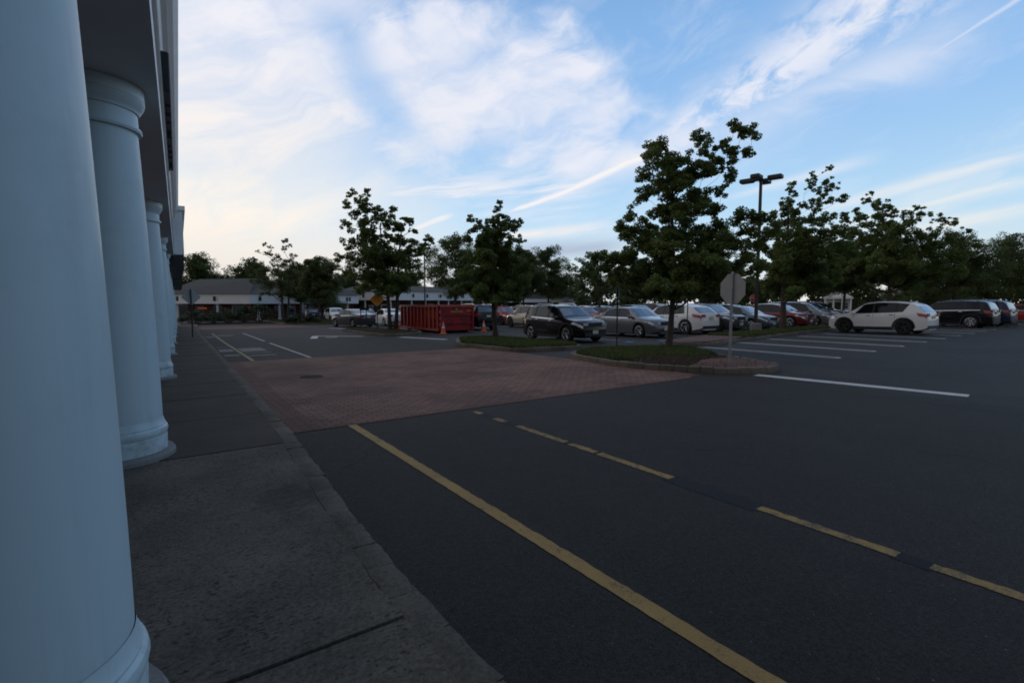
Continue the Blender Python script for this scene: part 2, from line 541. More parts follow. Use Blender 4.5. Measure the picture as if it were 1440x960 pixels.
for a, bb in ((0.95, 1.12), (2.02, 2.83), (3.75, 3.8), (4.2, 4.28), (5.22, 5.5), (5.75, 6.1)):
    strip('blacked_out_paint', a - 0.02, bb + 0.02, lambda y: yl2(y) - (0.11 if bb - a > 0.5 else 0.075) + rng.uniform(-.01, .01), lambda y: yl2(y) + (0.11 if bb - a > 0.5 else 0.075) + rng.uniform(-.01, .01), 0.0, MAT['black_out'], 0.05)
for a, bb in ((16.2, 24.5), (26, 36)):
    strip('painted_line', a, bb, lambda y: yl2(y) - 0.05, lambda y: yl2(y) + 0.05, 0.008, MAT['white_worn'], 0.8)
# old lettering bands left of and right of the first yellow line
for k, (a, bb) in enumerate(((18.3, 18.9), (20.3, 21.7), (22.8, 23.0), (31.5, 32.6))):
    strip('worn_marking', a, bb, lambda y: kerb_x(y) + 0.14, lambda y: yl1(y) - 0.12, 0.008, MAT['white_faded'], 0.6)
for a, bb in ((17.9, 18.25), (19.1, 19.35), (20.0, 21.8), (33, 34)):
    strip('worn_marking', a, bb, lambda y: yl1(y) + 0.10, lambda y: yl1(y) + 0.9, 0.008, MAT['white_faded'], 0.6)


def stripe(p, q, w, mat, dz=0.008, name='painted_line'):
    mb = MB()
    p = Vector(p); q = Vector(q); d = (q - p).normalized(); n = Vector((-d.y, d.x)) * w / 2
    k = max(1, int((q - p).length / 1.0))
    for i in range(k + 1):
        c = p.lerp(q, i / k)
        for s in (1, -1):
            e = c + n * s
            mb.v.append((e.x, e.y, G(e.y) + dz))
    for i in range(k):
        mb.f.append([2 * i, 2 * i + 1, 2 * i + 3, 2 * i + 2]); mb.m.append(0)
    return tag(mb.build(name, mat), kind='structure')


stripe((10.75, 5.95), (11.25, 2.5), 0.30, MAT['white_line'], 0.002)              # stop bar
for i in range(11):                                                       # parking bays
    x = 16.0 + i * 3.08
    y0 = 6.45 + i * 0.20
    for e in (-0.15, 0.15):
        stripe((x + e, y0 + 0.14), (x + e + 0.35, 11.6 + i * 0.17), 0.115, MAT['white_line'], 0.002)
    arc = [(x - 0.15 * math.cos(math.pi * q / 6), y0 + 0.14 - 0.15 * math.sin(math.pi * q / 6)) for q in range(7)]
    hp = MB()
    for q, (ax_, ay_) in enumerate(arc):
        n_ = Vector((ax_ - x, ay_ - y0 - 0.14)).normalized() * 0.0575
        for sg in (1, -1): hp.v.append((ax_ + n_.x * sg, ay_ + n_.y * sg, G(ay_) + 0.002))
    for q in range(6): hp.f.append([2 * q, 2 * q + 1, 2 * q + 3, 2 * q + 2]); hp.m.append(0)
    tag(hp.build('painted_line', MAT['white_line']), kind='structure')
for i in range(10):
    x = 13.4 + i * 3.45
    stripe((x, 15.6), (x, 19.8), 0.10, MAT['white_worn'], 0.002)
for i in range(16):
    stripe((13.2 + i * 3.1, 28), (13.2 + i * 3.1, 38), 0.10, MAT['white_worn'], 0.002)
stripe((10.45, 24.9), (11.3, 21.4), 0.34, MAT['white_line'])
stripe((11.2, 40.5), (12.3, 37.6), 0.45, MAT['white_line'])
# chevron on the speed hump
stripe((6.55, 26.6), (7.3, 29.2), 0.34, MAT['white_line'])
stripe((7.3, 29.2), (9.2, 26.9), 0.34, MAT['white_line'])
stripe((7.3, 27.2), (7.9, 27.2), 0.5, MAT['white_worn'])
# blue wheelchair-bay paint between the parked cars
stripe((16.2, 14.55), (16.6, 14.75), 0.35, MAT['blue_paint'])
stripe((17.9, 14.2), (18.3, 14.4), 0.35, MAT['blue_paint'])

# ------------------------------------------------------------------ sidewalk
J = [-6.6 + 1.76 * i for i in range(40)]
off = 2.14 - min(J, key=lambda q: abs(q - 2.14))
J = [j + off for j in J]
sw = MB()
for i in range(len(J) - 1):
    a, bb = J[i] + 0.011, J[i + 1] - 0.011
    if bb > 59: break
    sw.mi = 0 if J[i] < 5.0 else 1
    x0 = lambda y: -0.62 + y * 0.035
    x1 = lambda y: kerb_x(y) - 0.155
    n = 5
    rows = []
    for k in range(n + 1):
        y = a + (bb - a) * k / n
        # joints slant slightly across the walk
        rows.append(((x0(y), y - 0.0), (x1(y) - 0.012 * math.sin(y * 13.0) - 0.012 * math.sin(y * 5.1), y)))
    vs = []; fs = []
    dzj = rng.uniform(-0.004, 0.004)
    for (p, q) in rows:
        for s in range(4):
            t = s / 3
            vs.append((p[0] + (q[0] - p[0]) * t, p[1] + (q[1] - p[1]) * t, G(p[1]) + 0.12 + dzj))
    for k in range(n):
        for s in range(3):
            fs.append((k * 4 + s, k * 4 + s + 1, k * 4 + s + 5, k * 4 + s + 4))
    base = len(vs)
    rim = [k * 4 for k in range(n + 1)][::-1] + [s for s in range(1, 4)] + [k * 4 + 3 for k in range(1, n + 1)] + [n * 4 + s for s in range(2, 0, -1)]
    for q in rim: vs.append((vs[q][0], vs[q][1], vs[q][2] - 0.1))
    m_ = len(rim)
    for k in range(m_):
        j = (k + 1) % m_
        fs.append((rim[k], base + k, base + j, rim[j]))
    sw.add(vs, fs)
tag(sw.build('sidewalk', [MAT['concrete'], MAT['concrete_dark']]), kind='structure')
strip('sidewalk_bed', -8, 59, lambda y: -0.66 + y * 0.035, lambda y: kerb_x(y) - 0.03, 0.085, MAT['soil'], 1.0, 1)
strip('kerb_mortar', -6, 57, lambda y: kerb_x(y) - 0.20, lambda y: kerb_x(y) - 0.035, 0.109, MAT['granite'], 0.5, 1)
strip('portico_floor', -8, 59, lambda y: -4.3 + y * 0.035, lambda y: -0.64 + y * 0.035, 0.125, MAT['concrete_pale'], 1.0, 2)


def stone(mb, c, s, rz, seed, amp=0.012):
    r_ = random.Random(seed)
    nx, ny = 5, 3
    M = Matrix.Translation(c) @ Matrix.Rotation(rz, 4, 'Z')
    top = []
    for i in range(nx + 1):
        for j in range(ny + 1):
            u, v = i / nx * 2 - 1, j / ny * 2 - 1
            edge = max(abs(u) ** 6, abs(v) ** 5)
            z = s[2] - 0.010 * edge + r_.uniform(-amp, amp) * 0.45
            top.append(((u * (1 - 0.01 * abs(v) ** 4)) * s[0] / 2 + r_.uniform(-amp, amp) * 0.6, v * s[1] / 2 * (1 - 0.02 * abs(u) ** 6) + r_.uniform(-amp, amp), z))
    vs = [M @ Vector(p) for p in top]
    fs = []
    w = ny + 1
    for i in range(nx):
        for j in range(ny):
            fs.append((i * w + j, i * w + w + j, i * w + w + j + 1, i * w + j + 1))
    rim = [i * w for i in range(nx + 1)] + [nx * w + j for j in range(1, w)] + [i * w + ny for i in range(nx - 1, -1, -1)] + [j for j in range(ny - 1, 0, -1)]
    b0 = len(vs)
    for q in rim:
        p = Vector(top[q]); p.z = p.z * 0.5; vs.append(M @ Vector((p.x * 1.0 + r_.uniform(-amp, amp) * 0.5, p.y * 1.08 + r_.uniform(-amp, amp) * 0.5, p.z)))
    b1 = len(vs)
    for q in rim:
        p = Vector(top[q]); vs.append(M @ Vector((p.x, p.y * 1.08, -0.06)))
    m_ = len(rim)
    for k in range(m_):
        j = (k + 1) % m_
        fs.append((rim[k], b0 + k, b0 + j, rim[j])[::1])
        fs.append((b0 + k, b1 + k, b1 + j, b0 + j))
    mb.add(vs, fs)


ks = MB()
y = -6.0; i = 0
while y < 58:
    l = rng.uniform(0.22, 0.46)
    c = y + l / 2
    w = rng.uniform(0.145, 0.16)
    ang = math.atan2(1.0, (kerb_x(c + 0.2) - kerb_x(c - 0.2)) / 0.4)
    stone(ks, (kerb_x(c) - 0.075 + rng.uniform(-0.007, 0.007), c, G(c)), (l - 0.002, w, 0.124 + rng.uniform(-0.004, 0.004)), ang + rng.uniform(-0.012, 0.012), i, 0.007)
    y += l; i += 1
tag(ks.build('kerb', MAT['granite'], smooth=50), kind='structure')


# ------------------------------------------------------------------ islands
def resample(poly, d=0.35):
    out = []
    n = len(poly)
    for i in range(n):
        p = Vector(poly[i]); q = Vector(poly[(i + 1) % n])
        k = max(1, int(round((q - p).length / d)))
        for j in range(k): out.append(p.lerp(q, j / k))
    return out


def rounded(poly, r_=0.6, n=4):
    out = []
    m_ = len(poly)
    for i in range(m_):
        p = Vector(poly[i]); a = Vector(poly[i - 1]) - p; c = Vector(poly[(i + 1) % m_]) - p
        rr = min(r_, a.length * 0.45, c.length * 0.45)
        s = p + a.normalized() * rr; e = p + c.normalized() * rr
        for k in range(n + 1):
            t = k / n
            out.append(tuple(s * (1 - t) ** 2 + p * 2 * t * (1 - t) + e * t * t))
    return out


def inset(poly, d):
    out = []
    n = len(poly)
    for i in range(n):
        a = Vector(poly[i - 1]); b_ = Vector(poly[i]); c = Vector(poly[(i + 1) % n])
        t = (c - a).normalized()
        nrm = Vector((-t.y, t.x))
        out.append(tuple(b_ + nrm * d))
    return out


def island(poly, soil_mat=None, seed=0, r_=0.7):
    """granite block ring filled with soil; poly runs counter-clockwise"""
    ring = [tuple(p) for p in resample(rounded(poly, r_), 0.36)]
    inn = inset(ring, 0.17)
    mb = MB()
    n = len(ring)
    rr = random.Random(seed)
    for i in range(n):
        j = (i + 1) % n
        h = 0.135 + rr.uniform(-0.010, 0.010)
        g = 0.02
        P = [Vector(ring[i]).lerp(Vector(ring[j]), g), Vector(ring[i]).lerp(Vector(ring[j]), 1 - g), Vector(inn[i]).lerp(Vector(inn[j]), 1 - g), Vector(inn[i]).lerp(Vector(inn[j]), g)]
        cx = sum((p for p in P), Vector((0, 0))) / 4
        vs = [(p.x, p.y, G(p.y) - 0.03) for p in P] + [(p.x, p.y, G(p.y) + h - 0.025) for p in P] + [((p.lerp(cx, 0.10)).x, (p.lerp(cx, 0.10)).y, G(p.y) + h) for p in P]
        fs = [(8, 9, 10, 11)]
        for k in range(4):
            l = (k + 1) % 4
            fs += [(k, l, 4 + l, 4 + k), (4 + k, 4 + l, 8 + l, 8 + k)]
        mb.add(vs, fs)
    tag(mb.build('island_kerb', MAT['kerb_stone'], smooth=30), kind='structure')
    fill = MB()
    inn2 = inset(ring, 0.15)
    c = sum((Vector(p) for p in inn2), Vector((0, 0))) / n
    vs = [(c.x, c.y, G(c.y) + 0.17)]
    for t, hz in ((0.5, 0.155), (0.82, 0.135), (1.0, 0.10)):
        for p in inn2:
            q = c.lerp(Vector(p), t); vs.append((q.x, q.y, G(q.y) + hz))
    fs = [(0, 1 + i, 1 + (i + 1) % n) for i in range(n)]
    for k in range(2):
        for i in range(n):
            j = (i + 1) % n
            fs.append((1 + k * n + i, 1 + (k + 1) * n + i, 1 + (k + 1) * n + j, 1 + k * n + j))
    fill.add(vs, fs)
    tag(fill.build('island_soil', soil_mat or MAT['soil'], smooth=60), kind='structure')
    return inn


def inside(poly, x, y):
    c = False
    n = len(poly)
    for i in range(n):
        x0, y0 = poly[i]; x1, y1 = poly[i - 1]
        if (y0 > y) != (y1 > y) and x < (x1 - x0) * (y - y0) / (y1 - y0) + x0: c = not c
    return c


def np_mesh(name, verts, nper, mat, parent=None):
    """mesh from an (n*nper,3) array of separate n-gons"""
    n = len(verts) // nper
    me = bpy.data.meshes.new(name)
    me.vertices.add(len(verts)); me.vertices.foreach_set('co', np.asarray(verts, dtype=np.float32).ravel())
    me.loops.add(len(verts)); me.loops.foreach_set('vertex_index', np.arange(len(verts), dtype=np.int32))
    me.polygons.add(n)
    me.polygons.foreach_set('loop_start', np.arange(0, len(verts), nper, dtype=np.int32))
    me.materials.append(mat)
    me.update(calc_edges=True)
    o = bpy.data.objects.new(name, me)
    COL.objects.link(o)
    if parent: o.parent = parent
    return o


GRASS_V = []


def grow_grass(poly, n, hmin=0.05, hmax=0.12, z0=0.12, test=None):
    xs = [p[0] for p in poly]; ys = [p[1] for p in poly]
    k = 0
    tries = 0
    while k < n and tries < n * 8:
        tries += 1
        x = rng.uniform(min(xs), max(xs)); y = rng.uniform(min(ys), max(ys))
        if not inside(poly, x, y): continue
        if test and not test(x, y): continue
        a = rng.uniform(0, 6.283); h = rng.uniform(hmin, hmax); w = rng.uniform(0.008, 0.016) * (1 + h * 2)
        lx, ly = rng.uniform(-0.5, 0.5) * h, rng.uniform(-0.5, 0.5) * h
        z = G(y) + z0
        ca, sa = math.cos(a) * w, math.sin(a) * w
        GRASS_V.extend([(x - ca, y - sa, z), (x + ca, y + sa, z), (x + lx, y + ly, z + h)])
        k += 1


isl1 = [(9.25, 8.6), (9.75, 7.0), (10.8, 6.05), (11.9, 6.05), (12.3, 6.9), (13.4, 9.4), (14.1, 10.5), (13.8, 11.2), (12.6, 11.7), (10.2, 11.3), (9.55, 10.6)]
isl1 = [(9.3, 8.4), (10.1, 6.55), (11.2, 5.85), (12.2, 6.1), (12.9, 7.8), (14.6, 10.3), (14.0, 11.4), (11.6, 12.4), (9.75, 11.1)]
p1 = island(isl1, MAT['soil'], 1, 0.8)
grow_grass(p1, 15000, 0.05, 0.13, 0.12, lambda x, y: (x * 0.35 + y > 12.75 + 0.35 * math.sin(x * 3)) or rng.random() < 0.025)
# brick nose of the first island
nose = [tuple(p) for p in rounded(inset([tuple(p) for p in resample(rounded(isl1, 0.8), 0.36)], 0.17), 0.1)]
pv = MB()
ring_ = inset([tuple(p) for p in resample(rounded(isl1, 0.8), 0.36)], 0.165)
nz = [p for p in ring_ if p[1] < 7.3 and p[0] > 10.0]
nz = sorted(nz, key=lambda p: math.atan2(p[1] - 7.6, p[0] - 11.6))
m1 = len(nz)
inner = [(12.1, 7.45), (11.6, 7.6), (11.0, 7.5), (10.5, 7.25)]
vs_ = [(x, y, G(y) + 0.132) for x, y in nz] + [(x, y, G(y) + 0.172) for x, y in inner]
cx_ = (11.4, 6.85)
vs_ = [(cx_[0], cx_[1], G(cx_[1]) + 0.172)] + vs_
nn = len(vs_) - 1
pv.add(vs_, [(0, 1 + k, 1 + (k + 1) % nn) for k in range(nn)])
tag(pv.build('island_pavers', MAT['paver_border']), kind='structure')
isl2 = [(9.55, 17.3), (9.7, 13.5), (12.5, 13.1), (13.0, 14.6), (12.9, 20.0), (11.2, 20.3)]
p2 = island(isl2, MAT['soil'], 2, 0.7)
grow_grass(p2, 20000, 0.06, 0.15, 0.13)
isl3 = [(9.9, 28.0), (10.1, 25.6), (12.4, 26.4), (13.3, 28.5), (13.4, 36.5), (11.4, 37.2), (10.3, 34.5)]
p3 = island(isl3, MAT['soil'], 3, 0.8)
grow_grass(p3, 3500, 0.03, 0.07, 0.12)
isl4 = [(10.6, 53.5), (13.5, 50.5), (17.0, 51.5), (17.5, 60.0), (15.0, 71.0), (11.5, 72.0)]
p4 = island(isl4, MAT['soil'], 4, 0.9)
grow_grass(p4, 9000, 0.08, 0.2, 0.12)
# long median between the facing rows; its near end is brick
med = [(15.3, 11.35), (17.0, 11.05), (21.3, 12.0), (30.6, 13.35), (46.5, 13.9), (46.5, 15.1), (30.6, 15.1), (21.0, 14.2), (15.6, 12.6)]
p5 = island(med, MAT['soil'], 5, 0.5)
grow_grass([(20.8, 12.2), (30.6, 13.5), (46.3, 14.05), (46.3, 15.0), (30.6, 15.0), (21, 14.05)], 24000, 0.07, 0.18, 0.12)
bp = MB()
bp.prism([(15.6, 11.5), (17.0, 11.25), (20.6, 12.03), (20.4, 13.85), (15.9, 12.5)], lambda x, y: G(y) + 0.05, lambda x, y: G(y) + 0.175)
tag(bp.build('island_pavers', MAT['paver_border']), kind='structure')
isl6 = [(47.4, 8.2), (49.0, 8.4), (49.2, 12.0), (47.4, 12.0)]
p6 = island(isl6, MAT['soil'], 6, 0.5)
grow_grass(p6, 3000, 0.08, 0.2, 0.12)
g_ = np_mesh('grass', np.array(GRASS_V), 3, MAT['grass'])
tag(g_, kind='stuff')
# mulch chips on the first island
mv = []
for k in range(2600):
    x = rng.uniform(9.4, 13.6); y = rng.uniform(6.2, 11)
    if not inside(p1, x, y) or x * 0.35 + y > 12.9: continue
    a = rng.uniform(0, 6.28); l = rng.uniform(0.012, 0.035); w = l * 0.3; z = G(y) + 0.15 + rng.uniform(0, 0.02)
    t = rng.uniform(-0.015, 0.015)
    c, s = math.cos(a), math.sin(a)
    mv += [(x - c * l, y - s * l, z + t), (x + s * w, y - c * w, z), (x + c * l, y + s * l, z - t), (x - s * w, y + c * w, z)]
tag(np_mesh('mulch', np.array(mv), 4, simple('mulch', (0.034, 0.021, 0.014), 0.95, var=0.5, scale=30, spec=0.05)), kind='stuff')

# manhole
mh = MB()
mh.lathe([(0.24, -0.03), (0.24, 0.010), (0.225, 0.013), (0.22, 0.008), (0.20, 0.009), (0.0001, 0.010)], 28, (2.78, 11.55, G(11.55)))
tag(mh.build('manhole_cover', MAT['iron'], smooth=30), 'dark round iron manhole cover set in the brick crossing', 'manhole cover')

strip('planting_bed', 60.2, 68.0, lambda y: 2.4, lambda y: 11.4, 0.05, MAT['soil'], 1.0, 1)
# pebbles and leaf scraps lying along the kerb and the lane
dv = []
for k in range(420):
    if k < 260:
        y = rng.uniform(0.8, 14); x = kerb_x(y) + abs(rng.gauss(0, 0.22)) + 0.03
    else:
        y = rng.uniform(1, 14); x = rng.uniform(1.2, 9)
    r0 = rng.uniform(0.003, 0.009) * (1.5 if rng.random() < 0.08 else 1)
    z = G(y) + 0.008
    a = rng.uniform(0, 6.28)
    p = [(x + r0 * math.cos(a + q * 2.1), y + r0 * math.sin(a + q * 2.1), z) for q in range(3)]
    t = (x + rng.uniform(-.3, .3) * r0, y + rng.uniform(-.3, .3) * r0, z + r0 * 0.9)
    for q in range(3): dv += [p[q], p[(q + 1) % 3], t]
tag(np_mesh('debris', np.array(dv), 3, simple('debris', (0.11, 0.10, 0.085), 0.9, var=0.5, scale=40, spec=0.2)), kind='stuff')

# ------------------------------------------------------------------ shop front portico on the left
ST = empty('storefront_building', (0, 0, 0), -R(2.0))
tag(ST, 'long white shop building with a dark ceilinged portico carried on round white columns', 'building')
LEN = 62.0
AX = -0.56          # lateral position of the column axes


def ground_at(al): return G(al * math.cos(R(2))) + 0.12


def column(al, top=3.52, rb=0.388, rt=0.312):
    z0 = ground_at(al)
    mb = MB()
    prof = []
    zb = z0 + 0.36
    for k in range(15):
        t = k / 14
        rr = rb + (rt - rb) * (t ** 1.35)
        prof.append((rr, zb + (top - 0.40 - zb) * t))
    mb.lathe(prof, 56, (AX, al, 0), cap=False)
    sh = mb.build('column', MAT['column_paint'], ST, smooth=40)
    b_ = MB()
    b_.lathe([(rb + 0.028, z0 + 0.06), (rb + 0.031, z0 + 0.19), (rb + 0.027, z0 + 0.205), (rb + 0.034, z0 + 0.225), (rb + 0.040, z0 + 0.25), (rb + 0.034, z0 + 0.275), (rb + 0.02, z0 + 0.288),
              (rb + 0.022, z0 + 0.30), (rb + 0.012, z0 + 0.315), (rb + 0.004, z0 + 0.365)], 56, (AX, al, 0), cap=False)
    b_.build('column_base', MAT['column_paint'], sh, smooth=30)
    p_ = MB()
    p_.lathe([(rb + 0.09, z0 - 0.2), (rb + 0.095, z0 + 0.035), (rb + 0.08, z0 + 0.06), (rb + 0.03, z0 + 0.062)], 48, (AX, al, 0), cap=False)
    p_.build('plinth', MAT['concrete_pale'], sh, smooth=30)
    c_ = MB()
    zt = top - 0.40
    c_.lathe([(rt, zt - 0.002), (rt + 0.03, zt + 0.0), (rt + 0.036, zt + 0.02), (rt + 0.03, zt + 0.04), (rt + 0.008, zt + 0.045), (rt + 0.004, zt + 0.17), (rt + 0.02, zt + 0.175), (rt + 0.022, zt + 0.19),
              (rt + 0.035, zt + 0.21), (rt + 0.058, zt + 0.25), (rt + 0.066, zt + 0.285)], 56, (AX, al, 0), cap=False)
    c_.lathe([(rt + 0.060, zt + 0.286), (rt + 0.064, zt + 0.292), (rt + 0.064, zt + 0.392), (rt + 0.058, zt + 0.3995)], 56, (AX, al, 0))
    c_.build('capital', MAT['column_paint'], sh, smooth=30)


for al in (-3.6, 2.12, 6.0, 12.3, 18.6, 24.8, 30.6, 36.5, 42.5, 48.5, 54.5): column(al)

wb_ = MB()
wb_.box((-4.05, LEN / 2 - 8, 1.6), (0.3, LEN + 10, 6.8))
wb_.build('wall', MAT['brick_wall'], ST)
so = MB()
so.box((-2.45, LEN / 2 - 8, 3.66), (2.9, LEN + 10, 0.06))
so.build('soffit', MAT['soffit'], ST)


def extrude_profile(prof, a0, a1, name, mat):
    mb = MB()
    n = len(prof)
    vs = [(p[0], a0, p[1]) for p in prof] + [(p[0], a1, p[1]) for p in prof]
    fs = [tuple(range(n)), tuple(range(2 * n - 1, n - 1, -1))]
    for i in range(n):
        j = (i + 1) % n
        fs.append((j, i, n + i, n + j))
    mb.add(vs, fs)
    return mb.build(name, mat, ST)


# entablature: beam, frieze, moulded cornice
extrude_profile([(-0.98, 3.52), (-0.075, 3.52), (-0.075, 3.86), (-0.045, 3.87), (-0.045, 3.93), (-0.08, 3.95), (-0.98, 3.95)], -8, 26.0, 'entablature', MAT['white_trim'])
extrude_profile([(-0.98, 3.952), (-0.085, 3.952), (-0.085, 5.0), (-0.98, 5.0)], -8, 26.0, 'frieze', MAT['grey_moulding'])
extrude_profile([(-0.98, 5.002), (-0.06, 5.002), (-0.03, 5.10), (0.03, 5.14), (0.03, 5.3), (0.10, 5.36), (0.165, 5.5), (0.165, 5.62), (-0.98, 5.62)], -8, 26.0, 'cornice', MAT['white_trim'])
# stepping-forward bays farther along
def bay(a0, a1, lat, z0, z1, name):
    mb = MB()
    mb.box(((lat - 0.98) / 2, (a0 + a1) / 2, (z0 + z1) / 2), (lat + 0.98, a1 - a0, z1 - z0))
    o = mb.build(name, MAT['white_trim'], ST)
    m2 = MB()
    m2.box(((lat - 0.98) / 2 + 0.05, (a0 + a1) / 2, z1 + 0.09), (lat + 1.08, a1 - a0 + 0.2, 0.18))
    m2.build('cornice', MAT['white_trim'], o)
    m3 = MB()
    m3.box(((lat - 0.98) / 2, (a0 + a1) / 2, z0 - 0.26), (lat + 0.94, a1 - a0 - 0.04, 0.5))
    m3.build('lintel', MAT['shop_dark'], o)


bay(26.02, 40, 0.30, 3.60, 5.45, 'portico_bay')
bay(41.5, 54, 0.30, 3.15, 4.0, 'portico_bay')
rf = MB()
rf.add([(0.14, -8, 5.63), (0.14, 26, 5.63), (-4.2, 26, 8.2), (-4.2, -8, 8.2), (-8.5, 26, 5.63), (-8.5, -8, 5.63)], [(0, 1, 2, 3), (3, 2, 4, 5), (0, 3, 5), (1, 4, 2)])
rf.build('roof', MAT['roof_shingle'], ST)
for k in range(9):
    a = -4 + k * 6.2
    w_ = MB(); w_.box((-3.88, a, 1.55), (0.08, 3.2, 2.3)); fr = w_.build('shop_window', MAT['white_trim'], ST)
    gl = MB(); gl.box((-3.83, a, 1.58), (0.03, 3.0, 2.1)); gl.build('pane', MAT['car_glass'], fr)
    d_ = MB(); d_.box((-3.87, a + 2.6, 1.2), (0.07, 1.1, 2.2)); dr = d_.build('door', MAT['bronze_metal'], ST)
    g2 = MB(); g2.box((-3.825, a + 2.6, 1.3), (0.03, 0.85, 1.7)); g2.build('pane', MAT['car_glass'], dr)
# black raised shop sign on the frieze, seen edge on
sgn = MB()
sgn.box((-0.06, 9.6, 4.12), (0.05, 4.5, 0.16))
for k in range(13):
    sgn.bbox((-0.02, 7.55 + k * 0.34, 4.28 + 0.02 * (k % 3)), (0.10, 0.25, 0.46 - 0.05 * (k % 2)), 0.01)
sgn.build('shop_sign', MAT['black_metal'], ST)

# ------------------------------------------------------------------ signs and posts
def vface(phi):
    """rotation about z that turns a +Y normal to the given heading (degrees from +Y towards +X)"""
    return -R(phi)


def regular(n, r_, rot=0.0):
    return [(r_ * math.cos(2 * math.pi * k / n + rot), r_ * math.sin(2 * math.pi * k / n + rot)) for k in range(n)]


def plate(mb, pts, y0, y1, z0=0.0, x0=0.0):
    """flat plate in the local xz plane"""
    n = len(pts)
    vs = [(p[0] + x0, y0, p[1] + z0) for p in pts] + [(p[0] + x0, y1, p[1] + z0) for p in pts]
    fs = [tuple(range(n)), tuple(range(2 * n - 1, n - 1, -1))]
    for i in range(n):
        j = (i + 1) % n
        fs.append((j, i, n + i, n + j))
    mb.add(vs, fs)


def text(body, size, mat, parent, loc, name='lettering', rot=(math.pi / 2, 0, 0)):
    cu = bpy.data.curves.new(name, 'FONT')
    cu.body = body; cu.size = size; cu.extrude = 0.002; cu.align_x = 'CENTER'; cu.align_y = 'CENTER'
    cu.materials.append(mat)
    tmp = bpy.data.objects.new(name, cu)
    COL.objects.link(tmp)
    dg = bpy.context.evaluated_depsgraph_get()
    me = bpy.data.meshes.new_from_object(tmp.evaluated_get(dg))
    bpy.data.objects.remove(tmp)
    o = bpy.data.objects.new(name, me)
    COL.objects.link(o)
    o.parent = parent; o.location = loc; o.rotation_euler = rot
    return o


def stop_sign(loc, rz, label, size=0.37, h=2.12, back=True):
    t = empty('stop_sign', loc, rz)
    tag(t, label, 'road sign')
    p = MB()
    for a in (-0.022, 0.022): p.box((a, 0.0, h / 2), (0.014, 0.03, h))
    p.box((0, 0.013, h / 2), (0.052, 0.006, h))
    p.build('post', MAT['galvanized'], t)
    q = MB(); plate(q, regular(8, size, math.pi / 8), -0.024, -0.019, h - size - 0.02)
    f = q.build('sign_panel', MAT['sign_back'], t)
    q = MB(); plate(q, regular(8, size * 0.985, math.pi / 8), -0.027, -0.0245, h - size - 0.02); q.build('white_border', MAT['white_trim'], f)
    q = MB(); plate(q, regular(8, size * 0.92, math.pi / 8), -0.029, -0.0272, h - size - 0.02); q.build('red_face', MAT['sign_red'], f)
    text('STOP', size * 0.72, MAT['white_trim'], f, (0, -0.0295, h - size - 0.02))
    for zz in (h - 0.12, h - 2 * size + 0.06):
        q = MB(); q.lathe([(0.012, -0.03), (0.012, 0.022)], 8, (0, 0, zz), axis='Y'); q.build('bolt', MAT['galvanized'], t)
    return t


# the near one is seen from behind: its red face points away from the camera
stop_sign((10.82, 6.63, G(6.6) + 0.16), R(81), 'bare metal back of a stop sign on its post at the brick island tip')
stop_sign((54.0, 30.5, G(30)), R(-62), 'small red stop sign far off above the parked car roofs', 0.40, 2.75)


def diamond_sign(loc, rz, label, side, h, front, lines=None):
    t = empty('warning_sign', loc, rz)
    tag(t, label, 'road sign')
    p = MB(); p.box((0, 0.012, h / 2), (0.06, 0.035, h)); p.build('post', MAT['dark_post'], t)
    d = side * 0.7071
    q = MB(); plate(q, [(0, -d), (d, 0), (0, d), (-d, 0)], -0.014, -0.008, h - d * 0.9)
    pn = q.build('sign_panel', MAT['sign_back_pale'], t)
    q = MB(); plate(q, [(0, -d * .97), (d * .97, 0), (0, d * .97), (-d * .97, 0)], -0.018, -0.0145, h - d * 0.9)
    fc = q.build('sign_face', MAT['sign_yellow'], pn)
    q = MB(); plate(q, [(0, -d * .88), (d * .88, 0), (0, d * .88), (-d * .88, 0)], -0.020, -0.0182, h - d * 0.9)
    q.build('face_inset', MAT['sign_orange'], pn)
    if lines:
        for k, s in enumerate(lines): text(s, side * 0.24, MAT['black_metal'], pn, (0, -0.021, h - d * 0.9 + side * (0.13 - 0.26 * k)))
    return t


t = diamond_sign((12.0, 32.3, G(32) + 0.12), R(-20), 'orange diamond speed hump warning sign on a dark post above the small plate', 0.66, 2.38, True, ('SPEED', 'HUMP'))
q = MB(); q.box((0, -0.016, 1.42), (0.42, 0.012, 0.24)); q.build('lower_plate', MAT['black_metal'], t)
t = diamond_sign((1.62, 30.6, G(30.6) + 0.12), R(180 - 10), 'grey back of a diamond warning sign standing on the far sidewalk', 0.62, 2.42, False)
# low two-post notice
t = empty('notice_frame', (11.6, 33.6, G(33.6) + 0.12), R(-20)); tag(t, 'low dark two-post notice frame beside the orange diamond sign', 'sign frame')
q = MB(); q.box((0, 0, 1.35), (0.62, 0.05, 0.16)); q.build('board', MAT['black_metal'], t)
for s in (-0.24, 0.12):
    q = MB(); q.box((s, 0.03, 0.65), (0.06, 0.06, 1.3)); q.build('post', MAT['dark_post'], t)


def bay_sign(loc, rz, label, h=2.1):
    t = empty('parking_sign', loc, rz); tag(t, label, 'parking sign', 'narrow parking bay signs')
    p = MB(); p.box((0, 0, h / 2), (0.045, 0.045, h)); p.build('post', MAT['dark_post'], t)
    for s in (-1, 1):
        q = MB(); q.bbox((0, s * 0.05, h - 0.36), (0.31, 0.012, 0.62), 0.005); q.build('sign_panel', MAT['galvanized'], t)
    return t


bay_sign((13.35, 12.5, G(12.5) + 0.0), R(40), 'narrow parking sign seen edge on in front of the grey sedan', 2.15)
bay_sign((22.0, 15.85, G(15.85)), R(45), 'narrow parking sign seen edge on beside the rear of the white coupe crossover', 2.45)


